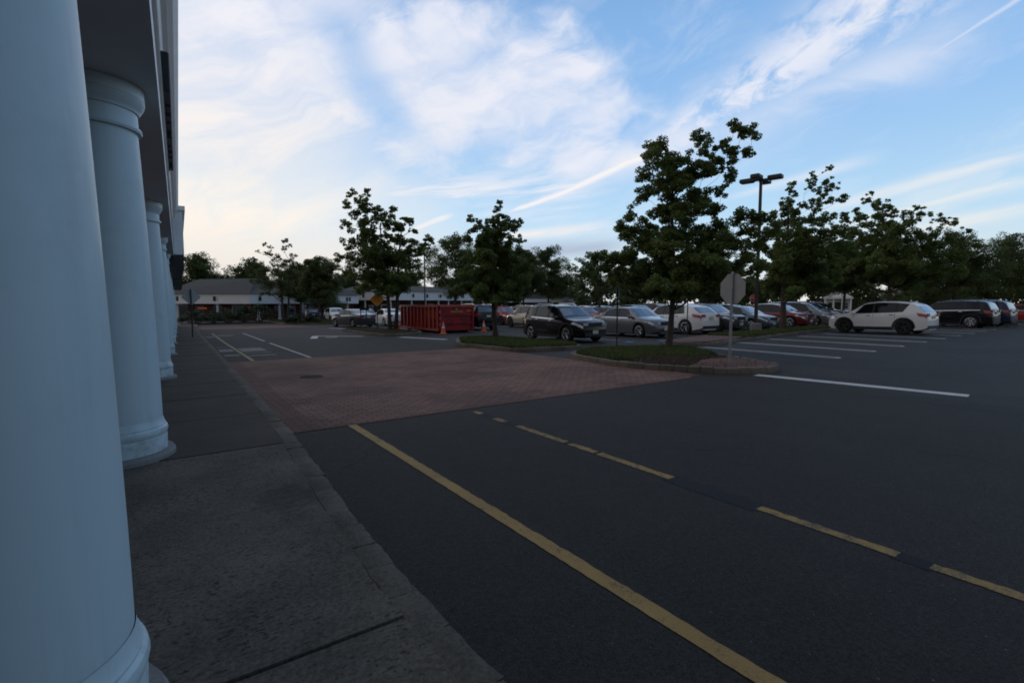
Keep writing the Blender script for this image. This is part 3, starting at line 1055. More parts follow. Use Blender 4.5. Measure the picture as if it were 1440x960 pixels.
def lamp_post(loc, h, label, rz=0.0):
    t = empty('lamp_post', loc, rz); tag(t, label, 'lamp post', 'parking lot lamp posts')
    p = MB(); p.box((0, 0, h / 2), (0.15, 0.15, h), taper=0.8); p.build('pole', MAT['bronze_metal'], t)
    p = MB(); p.lathe([(0.28, -0.1), (0.28, 0.55), (0.25, 0.58), (0.10, 0.59)], 20); p.build('footing', MAT['concrete_pale'], t, smooth=30)
    for k in range(4):
        a = k * math.pi / 2
        ax = MB()
        c, s = math.cos(a), math.sin(a)
        ax.box((c * 0.22, s * 0.22, h + 0.04), (0.34, 0.08, 0.08), rz=a)
        arm = ax.build('arm', MAT['bronze_metal'], t)
        hd = MB()
        hd.bbox((0.68, 0, 0), (0.66, 0.44, 0.20), 0.03)
        o = hd.build('lamp_head', MAT['bronze_metal'], arm)
        o.location = (0, 0, h + 0.08); o.rotation_euler = (0, 0, a)
        ln = MB(); ln.box((0.68, 0, -0.104), (0.5, 0.34, 0.01)); l2 = ln.build('lens', MAT['galvanized'], arm)
        l2.location = o.location; l2.rotation_euler = o.rotation_euler
    return t


lamp_post((25.7, 14.35, G(14.3)), 7.85, 'tall bronze four headed lamp post on the grass strip beside the maroon crossover', R(12))
lamp_post((30.6, 64.1, G(64)), 9.6, 'distant lamp post with dark heads above the trees behind the red dumpster', R(20))

# ------------------------------------------------------------------ dumpster and cones
def dumpster(loc, rz):
    t = empty('dumpster', loc, rz)
    tag(t, 'dark red open top roll off dumpster with ribbed sides parked by the cones', 'dumpster')
    red = simple('dumpster_red', (0.29, 0.010, 0.011), 0.5, var=0.35, scale=2.2)
    W_, L_, H_ = 2.28, 5.9, 1.48
    z0 = 0.16
    mb = MB()
    th = 0.05
    mb.box((-W_ / 2 + th / 2, 0, z0 + H_ / 2), (th, L_, H_)); mb.box((W_ / 2 - th / 2, 0, z0 + H_ / 2), (th, L_, H_))
    mb.box((0, L_ / 2 - th / 2, z0 + H_ / 2), (W_ - 2 * th, th, H_))
    mb.box((0, 0, z0 + 0.04), (W_ - 2 * th, L_ - 2 * th, 0.08))
    body = mb.build('container', red, t)
    rb = MB()
    for s in (-1, 1):
        for k in range(11):
            rb.box((s * (W_ / 2 + 0.045), -L_ / 2 + 0.12 + k * (L_ - 0.24) / 10, z0 + H_ / 2 - 0.02), (0.09, 0.11, H_ - 0.12))
        rb.box((s * (W_ / 2 + 0.04), 0, z0 + H_ - 0.0), (0.14, L_ + 0.02, 0.11))
        rb.box((s * (W_ / 2 + 0.03), 0, z0 + 0.07), (0.12, L_, 0.14))
    rb.build('ribs', red, t)
    dr = MB()
    dr.box((0, -L_ / 2 + 0.03, z0 + H_ / 2), (W_ - 0.12, 0.06, H_ - 0.03))
    for zz in (0.09, 0.48, 0.98, H_ - 0.06): dr.box((0, -L_ / 2 - 0.03, z0 + zz), (W_ - 0.1, 0.09, 0.10))
    for xx in (-W_ / 2 + 0.06, W_ / 2 - 0.06): dr.box((xx, -L_ / 2 - 0.035, z0 + H_ / 2), (0.1, 0.10, H_ - 0.02))
    door = dr.build('end_door', red, t)
    for zz in (0.4, 0.75, 1.15):
        hg = MB(); hg.lathe([(0.035, -0.08), (0.035, 0.08)], 10, (-W_ / 2 - 0.02, -L_ / 2 - 0.08, z0 + zz)); hg.build('hinge', MAT['galvanized'], door)
    lg = MB()
    lg.lathe([(0.001, -L_ / 2 - 0.001), (0.09, -L_ / 2 - 0.001), (0.09, -L_ / 2 - 0.006)], 16, (0.0, -0.0, z0 + H_ - 0.17), axis='Y')
    lg.build('logo', MAT['gold_letter'], door)
    lg = MB()
    for k, w_ in enumerate((0.08, 0.06, 0.09, 0.07, 0.05, 0.08, 0.06, 0.07)):
        lg.box((-0.35 + k * 0.10, -L_ / 2 - 0.004, z0 + H_ - 0.33), (w_, 0.006, 0.09))
    lg.build('lettering', MAT['gold_letter'], door)
    lg = MB()
    for k in range(4): lg.box((0.72 + k * 0.09, -L_ / 2 - 0.004, z0 + H_ - 0.27), (0.055, 0.006, 0.10))
    lg.build('lettering', MAT['gold_letter'], door)
    for r0 in range(3):
        sl = MB(); sl.box((-W_ / 2 - 0.004, -L_ / 2 + 0.68 + r0 * 0.566, z0 + H_ - 0.5), (0.006, 0.16, 0.5)); sl.build('lettering', MAT['gold_letter'], body)
    wl = MB()
    for xx in (-0.75, 0.75):
        for yy in (-L_ / 2 + 0.35, L_ / 2 - 0.5): wl.lathe([(0.11, -0.1), (0.11, 0.1)], 16, (xx, yy, 0.11), axis='X')
        wl.box((xx, 0, 0.13), (0.12, L_ - 0.2, 0.12))
    wl.build('roller', MAT['iron'], t)
    return t


dumpster((15.0, 29.9, G(29.5)), R(-1))


def cone(loc, label, lean=0.0):
    t = empty('traffic_cone', loc); tag(t, label, 'traffic cone', 'orange traffic cones round the dumpster')
    t.rotation_euler = (lean, 0, rng.uniform(0, 1))
    p = MB(); p.bbox((0, 0, 0.02), (0.38, 0.38, 0.045), 0.03); p.build('base', MAT['orange_plastic'], t)
    c = MB(); c.lathe([(0.145, 0.042), (0.135, 0.06), (0.088, 0.33)], 24, cap=False); c.lathe([(0.0665, 0.45), (0.058, 0.50)], 24, cap=False); c.lathe([(0.05, 0.55), (0.03, 0.70), (0.02, 0.71)], 24)
    c.build('body', MAT['orange_plastic'], t, smooth=40)
    w = MB(); w.lathe([(0.088, 0.33), (0.0665, 0.45)], 24, cap=False); w.lathe([(0.058, 0.50), (0.05, 0.55)], 24, cap=False)
    w.build('reflective_band', MAT['white_trim'], t, smooth=40)


cone((13.7, 26.3, G(26.4)), 'orange cone standing in front of the dumpster end door')
cone((16.95, 27.1, G(27.1)), 'orange cone between the dumpster and the black suv')
cone((14.25, 34.2, G(34.2) ), 'orange cone beside the tree trunk at the far dumpster corner')

# ------------------------------------------------------------------ cars
def smooth_prof(pts, L, s=0.05):
    xs = np.linspace(0, L, 400)
    z = np.interp(xs, [p[0] for p in pts], [p[1] for p in pts])
    k = int(3 * s / (L / 399)) + 1
    w = np.exp(-0.5 * (np.arange(-k, k + 1) * (L / 399) / s) ** 2); w /= w.sum()
    zp = np.pad(z, k, mode='edge')
    z2 = np.convolve(zp, w, 'valid')
    return lambda x: float(np.interp(x, xs, z2))


class CarShape:
    def __init__(s, sp):
        s.sp = sp; L = s.L = sp['L']
        s.top = smooth_prof(sp['top'], L, 0.05)
        s.belt = smooth_prof(sp['belt'], L, 0.12)
        s.plan = smooth_prof(sp['plan'], L, 0.06)
        s.ax = sp['axles']; s.r = sp['r']

    def section(s, x):
        """right-hand half section, ten (y, z) points from roof centre to floor centre"""
        sp = s.sp
        zt = s.top(x); zb = min(s.belt(x), zt - 0.035); w = s.plan(x)
        wb = w - 0.035
        hgt = zt - zb
        wt = wb - 0.02 - max(0, hgt - 0.05) * sp.get('tumble', 0.34)
        clear = sp['clear']
        # rising underside at both ends
        e = min(x, s.L - x)
        zl = clear + 0.13 * max(0.0, 1 - e / 0.55) ** 1.5
        arch = None
        for a in s.ax:
            d = abs(x - a); ra = s.r + 0.065
            if d < ra: arch = s.r + math.sqrt(ra * ra - d * d)
        zs = max(zl, arch) if arch else zl
        zm = zb - 0.13
        zm = max(zm, zs + 0.02)
        zlow = zs + (zm - zs) * 0.35
        return [(0, zt), (wt * 0.76, zt - 0.012), (wt, zt - min(0.045, hgt * 0.5)), (wb, zb), (w, max(zm, zb - 0.13)), (w + 0.004, zlow + (zm - zlow) * 0.3), (w - 0.02 if not arch else w, zs), (w - 0.26, zs), (w - 0.27, clear), (0, clear)]

    def pt(s, x, i0, i1, t):
        P = s.section(x)
        a, b_ = P[i0], P[i1]
        return a[0] + (b_[0] - a[0]) * t, a[1] + (b_[1] - a[1]) * t

    def body(s):
        L = s.L
        xs = set([0.0, 0.012, 0.03, 0.06, 0.1, L - 0.0, L - 0.012, L - 0.03, L - 0.06, L - 0.1])
        for k in range(int(L / 0.075)): xs.add(0.13 + k * (L - 0.26) / int(L / 0.075))
        for a in s.ax:
            ra = s.r + 0.065
            for k in range(15):
                xs.add(a - ra * math.cos(math.pi * k / 14) * 0.999)
            xs.add(a - ra - 0.004); xs.add(a + ra + 0.004)
        xs = sorted(xs)
        mb = MB(); N = 10
        ring = 2 * N - 2
        for i, x in enumerate(xs):
            P = s.section(x)
            # soften both end faces
            e = min(x, L - x)
            if e < 0.06:
                q = math.sqrt(1 - (1 - e / 0.06) ** 2) if e < 0.06 else 1
                zc = 0.5 * (P[0][1] + P[9][1])
                P = [(y * (0.95 + 0.05 * q), zc + (z - zc) * (0.90 + 0.10 * q)) for y, z in P]
            X_ = x - L / 2
            pts = [(X_, y, z) for y, z in P] + [(X_, -y, z) for y, z in P[-2:0:-1]]
            mb.v.extend(pts)
        for i in range(len(xs) - 1):
            for k in range(ring):
                j = (k + 1) % ring
                mb.f.append([i * ring + k, i * ring + ring + k, i * ring + ring + j, i * ring + j]); mb.m.append(0)
        # end caps as quads between the two halves
        for base, fl in ((0, False), ((len(xs) - 1) * ring, True)):
            for k in range(N - 1):
                a, b_ = base + k, base + k + 1
                c = base + (ring - k - 1) if k + 1 <= N - 2 else base + N - 1
                c = base + (ring - (k + 1)) if (k + 1) < N - 1 else None
                d = base + (ring - k) if k > 0 else None
                f = [q for q in (a, b_, c, d) if q is not None]
                if len(f) >= 3:
                    mb.f.append(f[::-1] if fl else f); mb.m.append(0)
        return mb

    def side_patch(s, mb, x0b, x1b, x0t, x1t, i0, i1, t0, t1, off=0.006, nx=8, nt=3, sides=(1, -1), marg=None):
        """panel lying on the body side; (b) lower and (t) upper x limits; t runs from section point i1 (low) to i0 (high)"""
        for sd in sides:
            vs = []
            for a in range(nt + 1):
                t = a / nt
                for k in range(nx + 1):
                    u = k / nx
                    x = (x0b + (x1b - x0b) * u) * (1 - t) + (x0t + (x1t - x0t) * u) * t
                    P = s.section(x)
                    lo, hi = P[i1], P[i0]
                    tt0, tt1 = t0, t1
                    if marg:
                        l = math.hypot(hi[0] - lo[0], hi[1] - lo[1])
                        tt0 = min(0.45, marg / max(l, 0.01)); tt1 = 1 - tt0
                    q = tt0 + (tt1 - tt0) * t
                    y = lo[0] + (hi[0] - lo[0]) * q + off; z = lo[1] + (hi[1] - lo[1]) * q + off * 0.3
                    vs.append((x - s.L / 2, sd * y, z))
            n = len(vs)
            vs += [(p[0], p[1] - sd * (off + 0.012), p[2] - 0.004) for p in vs]
            fs = []
            w = nx + 1
            for a in range(nt):
                for k in range(nx):
                    q = (a * w + k, a * w + k + 1, a * w + w + k + 1, a * w + w + k)
                    fs.append(q if sd < 0 else q[::-1])
            rim = [k for k in range(w)] + [a * w + nx for a in range(1, nt + 1)] + [nt * w + k for k in range(nx - 1, -1, -1)] + [a * w for a in range(nt - 1, 0, -1)]
            for k in range(len(rim)):
                a, b_ = rim[k], rim[(k + 1) % len(rim)]
                fs.append((a, n + a, n + b_, b_) if sd < 0 else (b_, n + b_, n + a, a))
            mb.add(vs, fs)

    def top_patch(s, mb, x0, x1, edge=0.055, off=0.006, nx=8, ny=10):
        vs = []
        for k in range(nx + 1):
            x = x0 + (x1 - x0) * k / nx
            P = s.section(x)
            dz = (s.top(x + 0.02) - s.top(x - 0.02)) / 0.04
            ln = math.hypot(1, dz); ox, oz = -dz / ln * off, off / ln
            for j in range(ny + 1):
                f = (j / ny * 2 - 1)
                W_ = P[2][0] - edge
                y = f * W_; ay = abs(y)
                if ay < P[1][0]: z = P[0][1] + (P[1][1] - P[0][1]) * ay / max(P[1][0], 1e-4)
                else: z = P[1][1] + (P[2][1] - P[1][1]) * (ay - P[1][0]) / max(P[2][0] - P[1][0], 1e-4)
                vs.append((x - s.L / 2 + ox, y, z + oz))
        n = len(vs)
        vs += [(p[0], p[1], p[2] - 0.03) for p in vs]
        w = ny + 1
        fs = []
        for k in range(nx):
            for j in range(ny):
                fs.append((k * w + j, k * w + w + j, k * w + w + j + 1, k * w + j + 1))
        rim = [k * w for k in range(nx + 1)] + [nx * w + j for j in range(1, w)] + [k * w + ny for k in range(nx - 1, -1, -1)] + [j for j in range(ny - 1, 0, -1)]
        for k in range(len(rim)):
            a, b_ = rim[k], rim[(k + 1) % len(rim)]
            fs.append((a, n + a, n + b_, b_))
        mb.add(vs, fs)


def wheel(parent, x, y, r_, sd, dark=False, spokes=5):
    t = MB()
    hw = 0.105
    t.lathe([(r_ * 0.66, -hw), (r_ * 0.80, -hw - 0.008), (r_ * 0.95, -hw + 0.005), (r_, -hw + 0.035), (r_, hw - 0.035), (r_ * 0.95, hw - 0.005), (r_ * 0.80, hw + 0.008), (r_ * 0.66, hw)], 28, (0, 0, 0), axis='Y', cap=False)
    t.lathe([(r_ * 0.665, -0.05), (r_ * 0.665, 0.05)], 28, (0, 0, 0), axis='Y')
    o = t.build('wheel', MAT['tyre'], parent, smooth=35)
    o.location = (x, y, r_)
    m_ = MB(); s = sd
    m_.lathe([(r_ * 0.69, s * (hw + 0.006)), (r_ * 0.65, s * (hw + 0.012)), (r_ * 0.61, s * (hw - 0.01)), (r_ * 0.60, s * 0.055)][::(1 if s < 0 else 1)], 28, axis='Y', cap=False)
    m_.lathe([(0.0005, s * (hw - 0.005)), (r_ * 0.15, s * (hw - 0.005)), (r_ * 0.18, s * 0.06)], 16, axis='Y', cap=False)
    for k in range(spokes):
        a = 2 * math.pi * k / spokes + 0.3
        for da in (-0.13, 0.13):
            c, si = math.cos(a + da), math.sin(a + da)
            p0 = Vector((c * r_ * 0.12, s * (hw - 0.03), si * r_ * 0.12)); p1 = Vector((c * r_ * 0.63, s * (hw - 0.005), si * r_ * 0.63))
            m_.tube([p0, p1], [0.024, 0.020], 6)
    rm = m_.build('rim', MAT['rim_dark'] if dark else MAT['rim'], o, smooth=40)
    return o


def make_car(sp):
    cs = CarShape(sp)
    L = sp['L']
    root = empty('parked_car')
    body = cs.body().build('body', PAINT['white'], root, smooth=32)
    body.material_slots[0].link = 'OBJECT'
    body['paint'] = 1
    # glass
    mb = MB(); cs.top_patch(mb, *sp['windshield']); mb.build('windshield', MAT['car_glass'], root, smooth=30)
    mb = MB(); cs.top_patch(mb, *sp['rear_glass']); mb.build('rear_window', MAT['car_glass'], root, smooth=30)
    for (a, b_, c, d) in sp['side_glass']:
        for sd in (1, -1):
            mb = MB(); cs.side_patch(mb, a, b_, c, d, 2, 3, 0, 1, sides=(sd,), marg=0.035); mb.build('side_window', MAT['side_glass'], root, smooth=30)
    if sp.get('chrome'):
        a, b_ = sp['side_glass'][-1][0], sp['side_glass'][0][1]
        mb = MB(); cs.side_patch(mb, a, b_, a, b_, 2, 3, -0.02, 0.035, off=0.008, nx=20, nt=1); mb.build('window_trim', MAT['chrome'], root)
    # door gaps
    mb = MB()
    for x in sp['seams']:
        cs.side_patch(mb, x - 0.006, x + 0.006, x - 0.006, x + 0.006, 3, 4, 0.0, 0.95, off=0.0015, nx=1, nt=2)
        cs.side_patch(mb, x - 0.006, x + 0.006, x - 0.006, x + 0.006, 4, 6, 0.12, 1.0, off=0.0035, nx=1, nt=2)
    mb.build('door_seam', MAT['cladding'], root)
    # lower trim
    f0, r0 = cs.ax[1], cs.ax[0]
    ra = cs.r + 0.07
    cl = sp.get('cladding', 0.18)
    for sd in (1, -1):
        mb = MB(); cs.side_patch(mb, r0 + ra, f0 - ra, r0 + ra, f0 - ra, 5, 6, -0.02, cl, off=0.012, nx=12, nt=2, sides=(sd,))
        mb.build('sill_trim', MAT['cladding'], root, smooth=40)
        a, b_ = sp['side_glass'][-1], sp['side_glass'][0]
        mb = MB(); cs.side_patch(mb, a[0] + 0.1, b_[1] - 0.3, a[2] + 0.1, b_[3] - 0.05, 2, 3, 0, 1, off=0.003, nx=16, nt=2, sides=(sd,), marg=0.03)
        mb.build('pillar_trim', MAT['cladding'], root, smooth=30)
    for e, nm in ((L, 'front_bumper_trim'), (0, 'rear_bumper_trim')):
        mb = MB()
        sg = 1 if e > 0 else -1
        w = cs.plan(abs(e - 0.03)) * 0.9
        z0, z1 = sp['clear'] + 0.08, sp['clear'] + 0.24
        xx = sg * L / 2
        mb.box((xx - sg * 0.03, 0, (z0 + z1) / 2), (0.1, 2 * w, z1 - z0))
        mb.build(nm, MAT['cladding'], root)
    if sp.get('arches'):
        for a in cs.ax:
            for sd in (1, -1):
                mb = MB(); vs = []; fs = []
                n = 16
                for k in range(n + 1):
                    t = math.pi * (-0.02 + 1.04 * k / n)
                    for rr in (cs.r + 0.058, cs.r + 0.125):
                        x = a + rr * math.cos(t); z = cs.r + rr * math.sin(t)
                        y = cs.plan(min(max(x, 0.02), L - 0.02)) + 0.012
                        vs.append((x - L / 2, sd * y, z)); vs.append((x - L / 2, sd * (y - 0.05), z))
                for k in range(n):
                    q = k * 4
                    fs += [(q, q + 2, q + 6, q + 4), (q + 2, q + 3, q + 7, q + 6), (q, q + 4, q + 5, q + 1)]
                mb.add(vs, fs)
                mb.build('arch_trim', MAT['cladding'], root, smooth=40)
    # lamps
    zh = sp['lamp_z']
    for sd in (1, -1):
        mb = MB()
        cs.side_patch(mb, L - 0.62, L - 0.04, L - 0.50, L - 0.05, 3, 4, 0.12, 0.92, off=0.007, sides=(sd,), nx=8, nt=3)
        w = cs.plan(L - 0.03)
        mb.box((L / 2 - 0.012, sd * (w - 0.18), zh), (0.03, 0.34, 0.11))
        mb.build('headlight', MAT['headlamp'], root, smooth=30)
        mb = MB()
        tl = sp.get('tail', (0.03, 0.42))
        cs.side_patch(mb, tl[0], tl[1] - 0.1, tl[0] + 0.02, tl[1], 3, 4, -0.1, 1.05, off=0.007, sides=(sd,), nx=6, nt=3)
        w = cs.plan(0.02)
        mb.box((-L / 2 + 0.012, sd * (w - 0.13), sp['tail_z']), (0.04, 0.30, 0.15))
        mb.build('taillight', MAT['taillamp'], root, smooth=30)
    # grille, plates
    mb = MB(); mb.bbox((L / 2 - 0.012, 0, zh - 0.02), (0.05, 0.80, 0.20), 0.02); g = mb.build('grille', MAT['cladding'], root)
    mb = MB(); mb.bbox((L / 2 + 0.008, 0, zh + 0.085), (0.022, 0.86, 0.025), 0.005); mb.build('chrome_bar', MAT['chrome'], g)
    mb = MB(); mb.bbox((L / 2 + 0.025, 0, sp['clear'] + 0.25), (0.012, 0.31, 0.155), 0.004); mb.build('front_plate', MAT['plate'], root)
    mb = MB(); mb.bbox((-L / 2 - 0.02, 0, sp['tail_z'] - sp.get('plate_drop', 0.06)), (0.05, 0.31, 0.155), 0.004); mb.build('rear_plate', MAT['plate'], root)
    # mirrors, handles
    xm = sp['mirror_x']
    for sd in (1, -1):
        P = cs.section(xm)
        mb = MB(); mb.bbox((xm - L / 2, sd * (P[3][0] + 0.13), P[3][1] + 0.07), (0.13, 0.22, 0.15), 0.035); mb.box((xm - L / 2, sd * (P[3][0] + 0.03), P[3][1] + 0.03), (0.06, 0.1, 0.04))
        o = mb.build('wing_mirror', PAINT['white'], root, smooth=40); o.material_slots[0].link = 'OBJECT'; o['paint'] = 1
        for xh in sp['handles']:
            P = cs.section(xh)
            mb = MB(); mb.bbox((xh - L / 2, sd * (P[4][0] + 0.004), P[3][1] - 0.085), (0.2, 0.035, 0.035), 0.01)
            mb.build('door_handle', MAT['chrome'] if sp.get('chrome') else MAT['galvanized'], root)
    if sp.get('rails'):
        for sd in (1, -1):
            x0, x1 = sp['rails']
            pts = []
            for k in range(9):
                x = x0 + (x1 - x0) * k / 8
                P = cs.section(x)
                pts.append((x - L / 2, sd * (P[2][0] - 0.04), P[2][1] + (0.065 if 0 < k < 8 else 0.02)))
            mb = MB(); mb.tube(pts, 0.02, 6); mb.build('roof_rail', MAT['chrome'] if sp.get('chrome') else MAT['cladding'], root, smooth=50)
    if sp.get('fin'):
        x = sp['fin']; z = cs.top(x)
        mb = MB(); mb.add([(x - L / 2 - .09, -.02, z), (x - L / 2 + .11, -.02, z), (x - L / 2 + .11, .02, z), (x - L / 2 - .09, .02, z), (x - L / 2 - .07, 0, z + .075), (x - L / 2 - .03, 0, z + .07)],
                          [(0, 1, 5, 4), (1, 2, 5), (2, 3, 4, 5), (3, 0, 4)]); o = mb.build('roof_fin', PAINT['white'], root); o.material_slots[0].link = 'OBJECT'; o['paint'] = 1
    for a in cs.ax:
        for sd in (1, -1):
            wheel(root, a - L / 2, sd * (cs.plan(a) - 0.115), cs.r, sd, sp.get('dark_rims', False), sp.get('spokes', 5))
    return root


SUV = dict(L=4.55, top=[(0, .78), (.03, 1.0), (.10, 1.10), (.46, 1.49), (.68, 1.585), (1.35, 1.66), (2.15, 1.67), (2.72, 1.595), (3.42, 1.13), (3.6, 1.06), (4.25, .97), (4.48, .86), (4.55, .72)],
           belt=[(0, 1.0), (.6, 1.11), (1.4, 1.07), (2.2, 1.03), (3.5, .985), (4.3, .87), (4.55, .68)], plan=[(0, .70), (.08, .80), (.35, .885), (1, .92), (3.6, .92), (4.15, .87), (4.42, .76), (4.55, .60)],
           axles=(0.92, 3.64), r=.365, clear=.21, windshield=(2.86, 3.36), rear_glass=(.135, .40), side_glass=[(2.32, 3.22, 2.32, 2.80), (1.30, 2.24, 1.30, 2.24), (.98, 1.22, .74, 1.22)],
           seams=(3.18, 2.28, 1.30), lamp_z=.80, tail_z=.98, mirror_x=3.12, handles=(2.48, 1.45), arches=True, cladding=.42, fin=.75, dark_rims=True, spokes=5, plate_drop=.12)
COUPE = dict(SUV, L=4.72, top=[(0, .80), (.04, 1.02), (.12, 1.10), (.62, 1.46), (1.0, 1.58), (1.7, 1.645), (2.4, 1.63), (2.9, 1.55), (3.62, 1.12), (3.8, 1.06), (4.4, .98), (4.64, .86), (4.72, .72)],
             belt=[(0, 1.0), (.6, 1.09), (2, 1.02), (3.6, .98), (4.4, .87), (4.72, .68)], plan=[(0, .70), (.1, .82), (.4, .90), (1, .94), (3.7, .93), (4.3, .88), (4.6, .76), (4.72, .6)],
             axles=(.93, 3.80), r=.375, windshield=(3.0, 3.56), rear_glass=(.17, .58), side_glass=[(2.42, 3.38, 2.42, 2.95), (1.38, 2.34, 1.38, 2.34), (1.0, 1.30, 1.12, 1.30)],
             seams=(3.3, 2.38, 1.4), mirror_x=3.25, handles=(2.55, 1.5), arches=False, cladding=.30, fin=None, dark_rims=False, tail=(.03, .55))
BOXY = dict(SUV, L=4.80, top=[(0, .80), (.03, 1.05), (.08, 1.16), (.30, 1.62), (.5, 1.70), (1.4, 1.74), (2.3, 1.73), (2.85, 1.66), (3.46, 1.20), (3.66, 1.14), (4.5, 1.06), (4.72, .96), (4.80, .78)],
            belt=[(0, 1.06), (.6, 1.12), (2, 1.09), (3.5, 1.06), (4.5, .97), (4.8, .74)], plan=[(0, .74), (.08, .84), (.35, .92), (1, .955), (3.8, .955), (4.5, .90), (4.72, .82), (4.8, .68)],
            axles=(.98, 3.90), r=.385, clear=.23, windshield=(2.96, 3.40), rear_glass=(.115, .285), side_glass=[(2.38, 3.28, 2.38, 2.90), (1.38, 2.30, 1.38, 2.30), (.55, 1.30, .62, 1.30)],
            seams=(3.25, 2.34, 1.36), mirror_x=3.2, handles=(2.52, 1.5), arches=True, cladding=.22, fin=None, chrome=True, rails=(.7, 2.6), dark_rims=False, lamp_z=.90, tail_z=1.06, spokes=7)
SEDAN = dict(L=4.62, top=[(0, .72), (.03, .98), (.10, 1.03), (.62, 1.075), (.95, 1.15), (1.55, 1.42), (1.9, 1.475), (2.5, 1.485), (2.85, 1.43), (3.55, 1.02), (3.72, .98), (4.3, .88), (4.54, .78), (4.62, .62)],
             belt=[(0, .93), (.7, .99), (2, .95), (3.6, .92), (4.3, .80), (4.62, .6)], plan=[(0, .66), (.08, .76), (.4, .85), (1, .88), (3.6, .88), (4.2, .83), (4.5, .72), (4.62, .56)],
             axles=(.98, 3.68), r=.325, clear=.17, windshield=(2.93, 3.50), rear_glass=(.98, 1.50), side_glass=[(2.32, 3.30, 2.32, 2.86), (1.45, 2.24, 1.50, 2.24), (1.06, 1.37, 1.34, 1.40)],
             seams=(3.24, 2.28, 1.38), lamp_z=.70, tail_z=.90, mirror_x=3.2, handles=(2.45, 1.5), cladding=.12, chrome=True, spokes=6, plate_drop=.05, tail=(.03, .40))
MINIVAN = dict(SUV, L=5.1, top=[(0, .85), (.03, 1.05), (.08, 1.15), (.35, 1.68), (.6, 1.75), (1.6, 1.785), (2.7, 1.76), (3.3, 1.64), (4.2, 1.14), (4.35, 1.08), (4.85, .95), (5.03, .84), (5.1, .70)],
               belt=[(0, 1.02), (.6, 1.08), (2, 1.04), (4.0, 1.0), (4.8, .86), (5.1, .66)], plan=[(0, .78), (.08, .87), (.35, .95), (1, .99), (4.0, .98), (4.7, .90), (4.98, .78), (5.1, .6)],
               axles=(1.05, 4.10), r=.35, clear=.17, windshield=(3.4, 4.1), rear_glass=(.12, .33), side_glass=[(2.85, 3.9, 2.85, 3.35), (1.75, 2.76, 1.75, 2.76), (.6, 1.66, .66, 1.66)],
               seams=(3.8, 2.8, 1.7), mirror_x=3.75, handles=(3.0, 2.6), arches=False, cladding=.12, fin=None, rails=(1.0, 2.9), dark_rims=False, tail_z=1.1, lamp_z=.78)
CRV = dict(SUV, chrome=True, cladding=.30, dark_rims=False, fin=None, rails=(.75, 2.5))

PROTO = {}
USED = set()


def car(kind, colour, x, y, head, label, group='cars parked in the lot', dark=None):
    sp = {'suv': SUV, 'coupe': COUPE, 'boxy': BOXY, 'sedan': SEDAN, 'minivan': MINIVAN, 'crv': CRV}[kind]
    if kind not in PROTO:
        PROTO[kind] = make_car(sp)
    r_ = PROTO[kind] if kind not in USED else copy_tree(PROTO[kind])
    USED.add(kind)
    tag(r_, label, 'car', group)
    # head: direction of the nose in degrees from +Y towards +X
    r_.rotation_euler = (0, 0, R(90 - head))
    dirx, diry = math.sin(R(head)), math.cos(R(head))
    slope = (G(y + diry) - G(y - diry)) / 2
    r_.rotation_euler = (0, -math.atan(slope), R(90 - head))
    r_.location = (x, y, G(y) + 0.002)
    if kind == 'crv': r_.scale = (0.945, 0.97, 0.965)
    for o in children(r_):
        if o.get('paint'):
            o.material_slots[0].link = 'OBJECT'
            o.material_slots[0].material = PAINT[colour]
    return r_


N_, S_ = 2.5, 182.5
near = 'cars parked in the lot'
car('suv', 'white', 31.45, 10.75, N_, 'large white suv with dark lower trim parked nearest on the right')
car('boxy', 'black', 42.4, 10.75, N_, 'black suv with chrome window line and roof rails behind the white suv')
car('boxy', 'navy blue', 45.9, 10.6, N_, 'dark suv half hidden on the far side of the black railed suv')
car('sedan', 'red', 58.8, 10.1, 140, 'dark red sedan cut off at the right edge beyond the black suv')
car('crv', 'plum black', 15.05, 17.35, S_, 'near black suv with chrome front bar parked behind the grass island')
car('sedan', 'grey', 19.95, 17.75, S_, 'grey sedan facing the camera behind the thin parking sign')
car('coupe', 'white', 24.05, 18.15, N_, 'white sloping crossover seen from behind beside the grey sedan')
car('suv', 'dark grey', 27.3, 18.3, S_, 'dark suv facing out just right of the white sloping crossover')
car('sedan', 'slate blue', 30.6, 18.2, S_, 'blue grey sedan facing out beside the lamp post')
car('coupe', 'maroon', 35.6, 18.4, S_, 'maroon crossover facing out behind the right tree trunk')
car('minivan', 'grey', 39.4, 18.6, S_, 'grey minivan next to the maroon crossover')
car('boxy', 'brown', 44.6, 19.8, S_, 'dark brown suv partly hidden above the white suv bonnet')
car('boxy', 'black', 18.25, 30.8, N_, 'black suv seen from behind just right of the red dumpster')
car('suv', 'beige', 23.1, 30.4, N_, 'cream white suv facing away behind the near black suv')
car('suv', 'red', 25.4, 37.6, S_, 'bright red suv facing out behind the slim island tree trunk')
car('sedan', 'orange red', 28.5, 30.2, S_, 'orange red sedan between the near black suv and the grey sedan')
car('sedan', 'slate blue', 31.6, 30.6, S_, 'pale blue sedan right beyond the orange red sedan')
car('minivan', 'dark grey', 38.4, 30.9, S_, 'dark minivan with a broad pale windscreen above the grey sedan')
car('suv', 'silver', 35.0, 30.4, S_, 'silver suv left of the dark minivan in the middle row')
car('sedan', 'navy blue', 41.6, 30.5, N_, 'navy sedan right of the dark minivan in the middle row')
car('suv', 'white', 45.0, 30.6, S_, 'white suv in the middle row above the white sloping crossover')
car('coupe', 'black', 48.3, 30.4, N_, 'black crossover in the middle row behind the dark suv roof')
car('sedan', 'silver', 55.0, 31.0, S_, 'silver sedan in the middle row behind the maroon crossover')
car('suv', 'white', 58.4, 31.2, S_, 'white suv in the middle row behind the grey minivan')
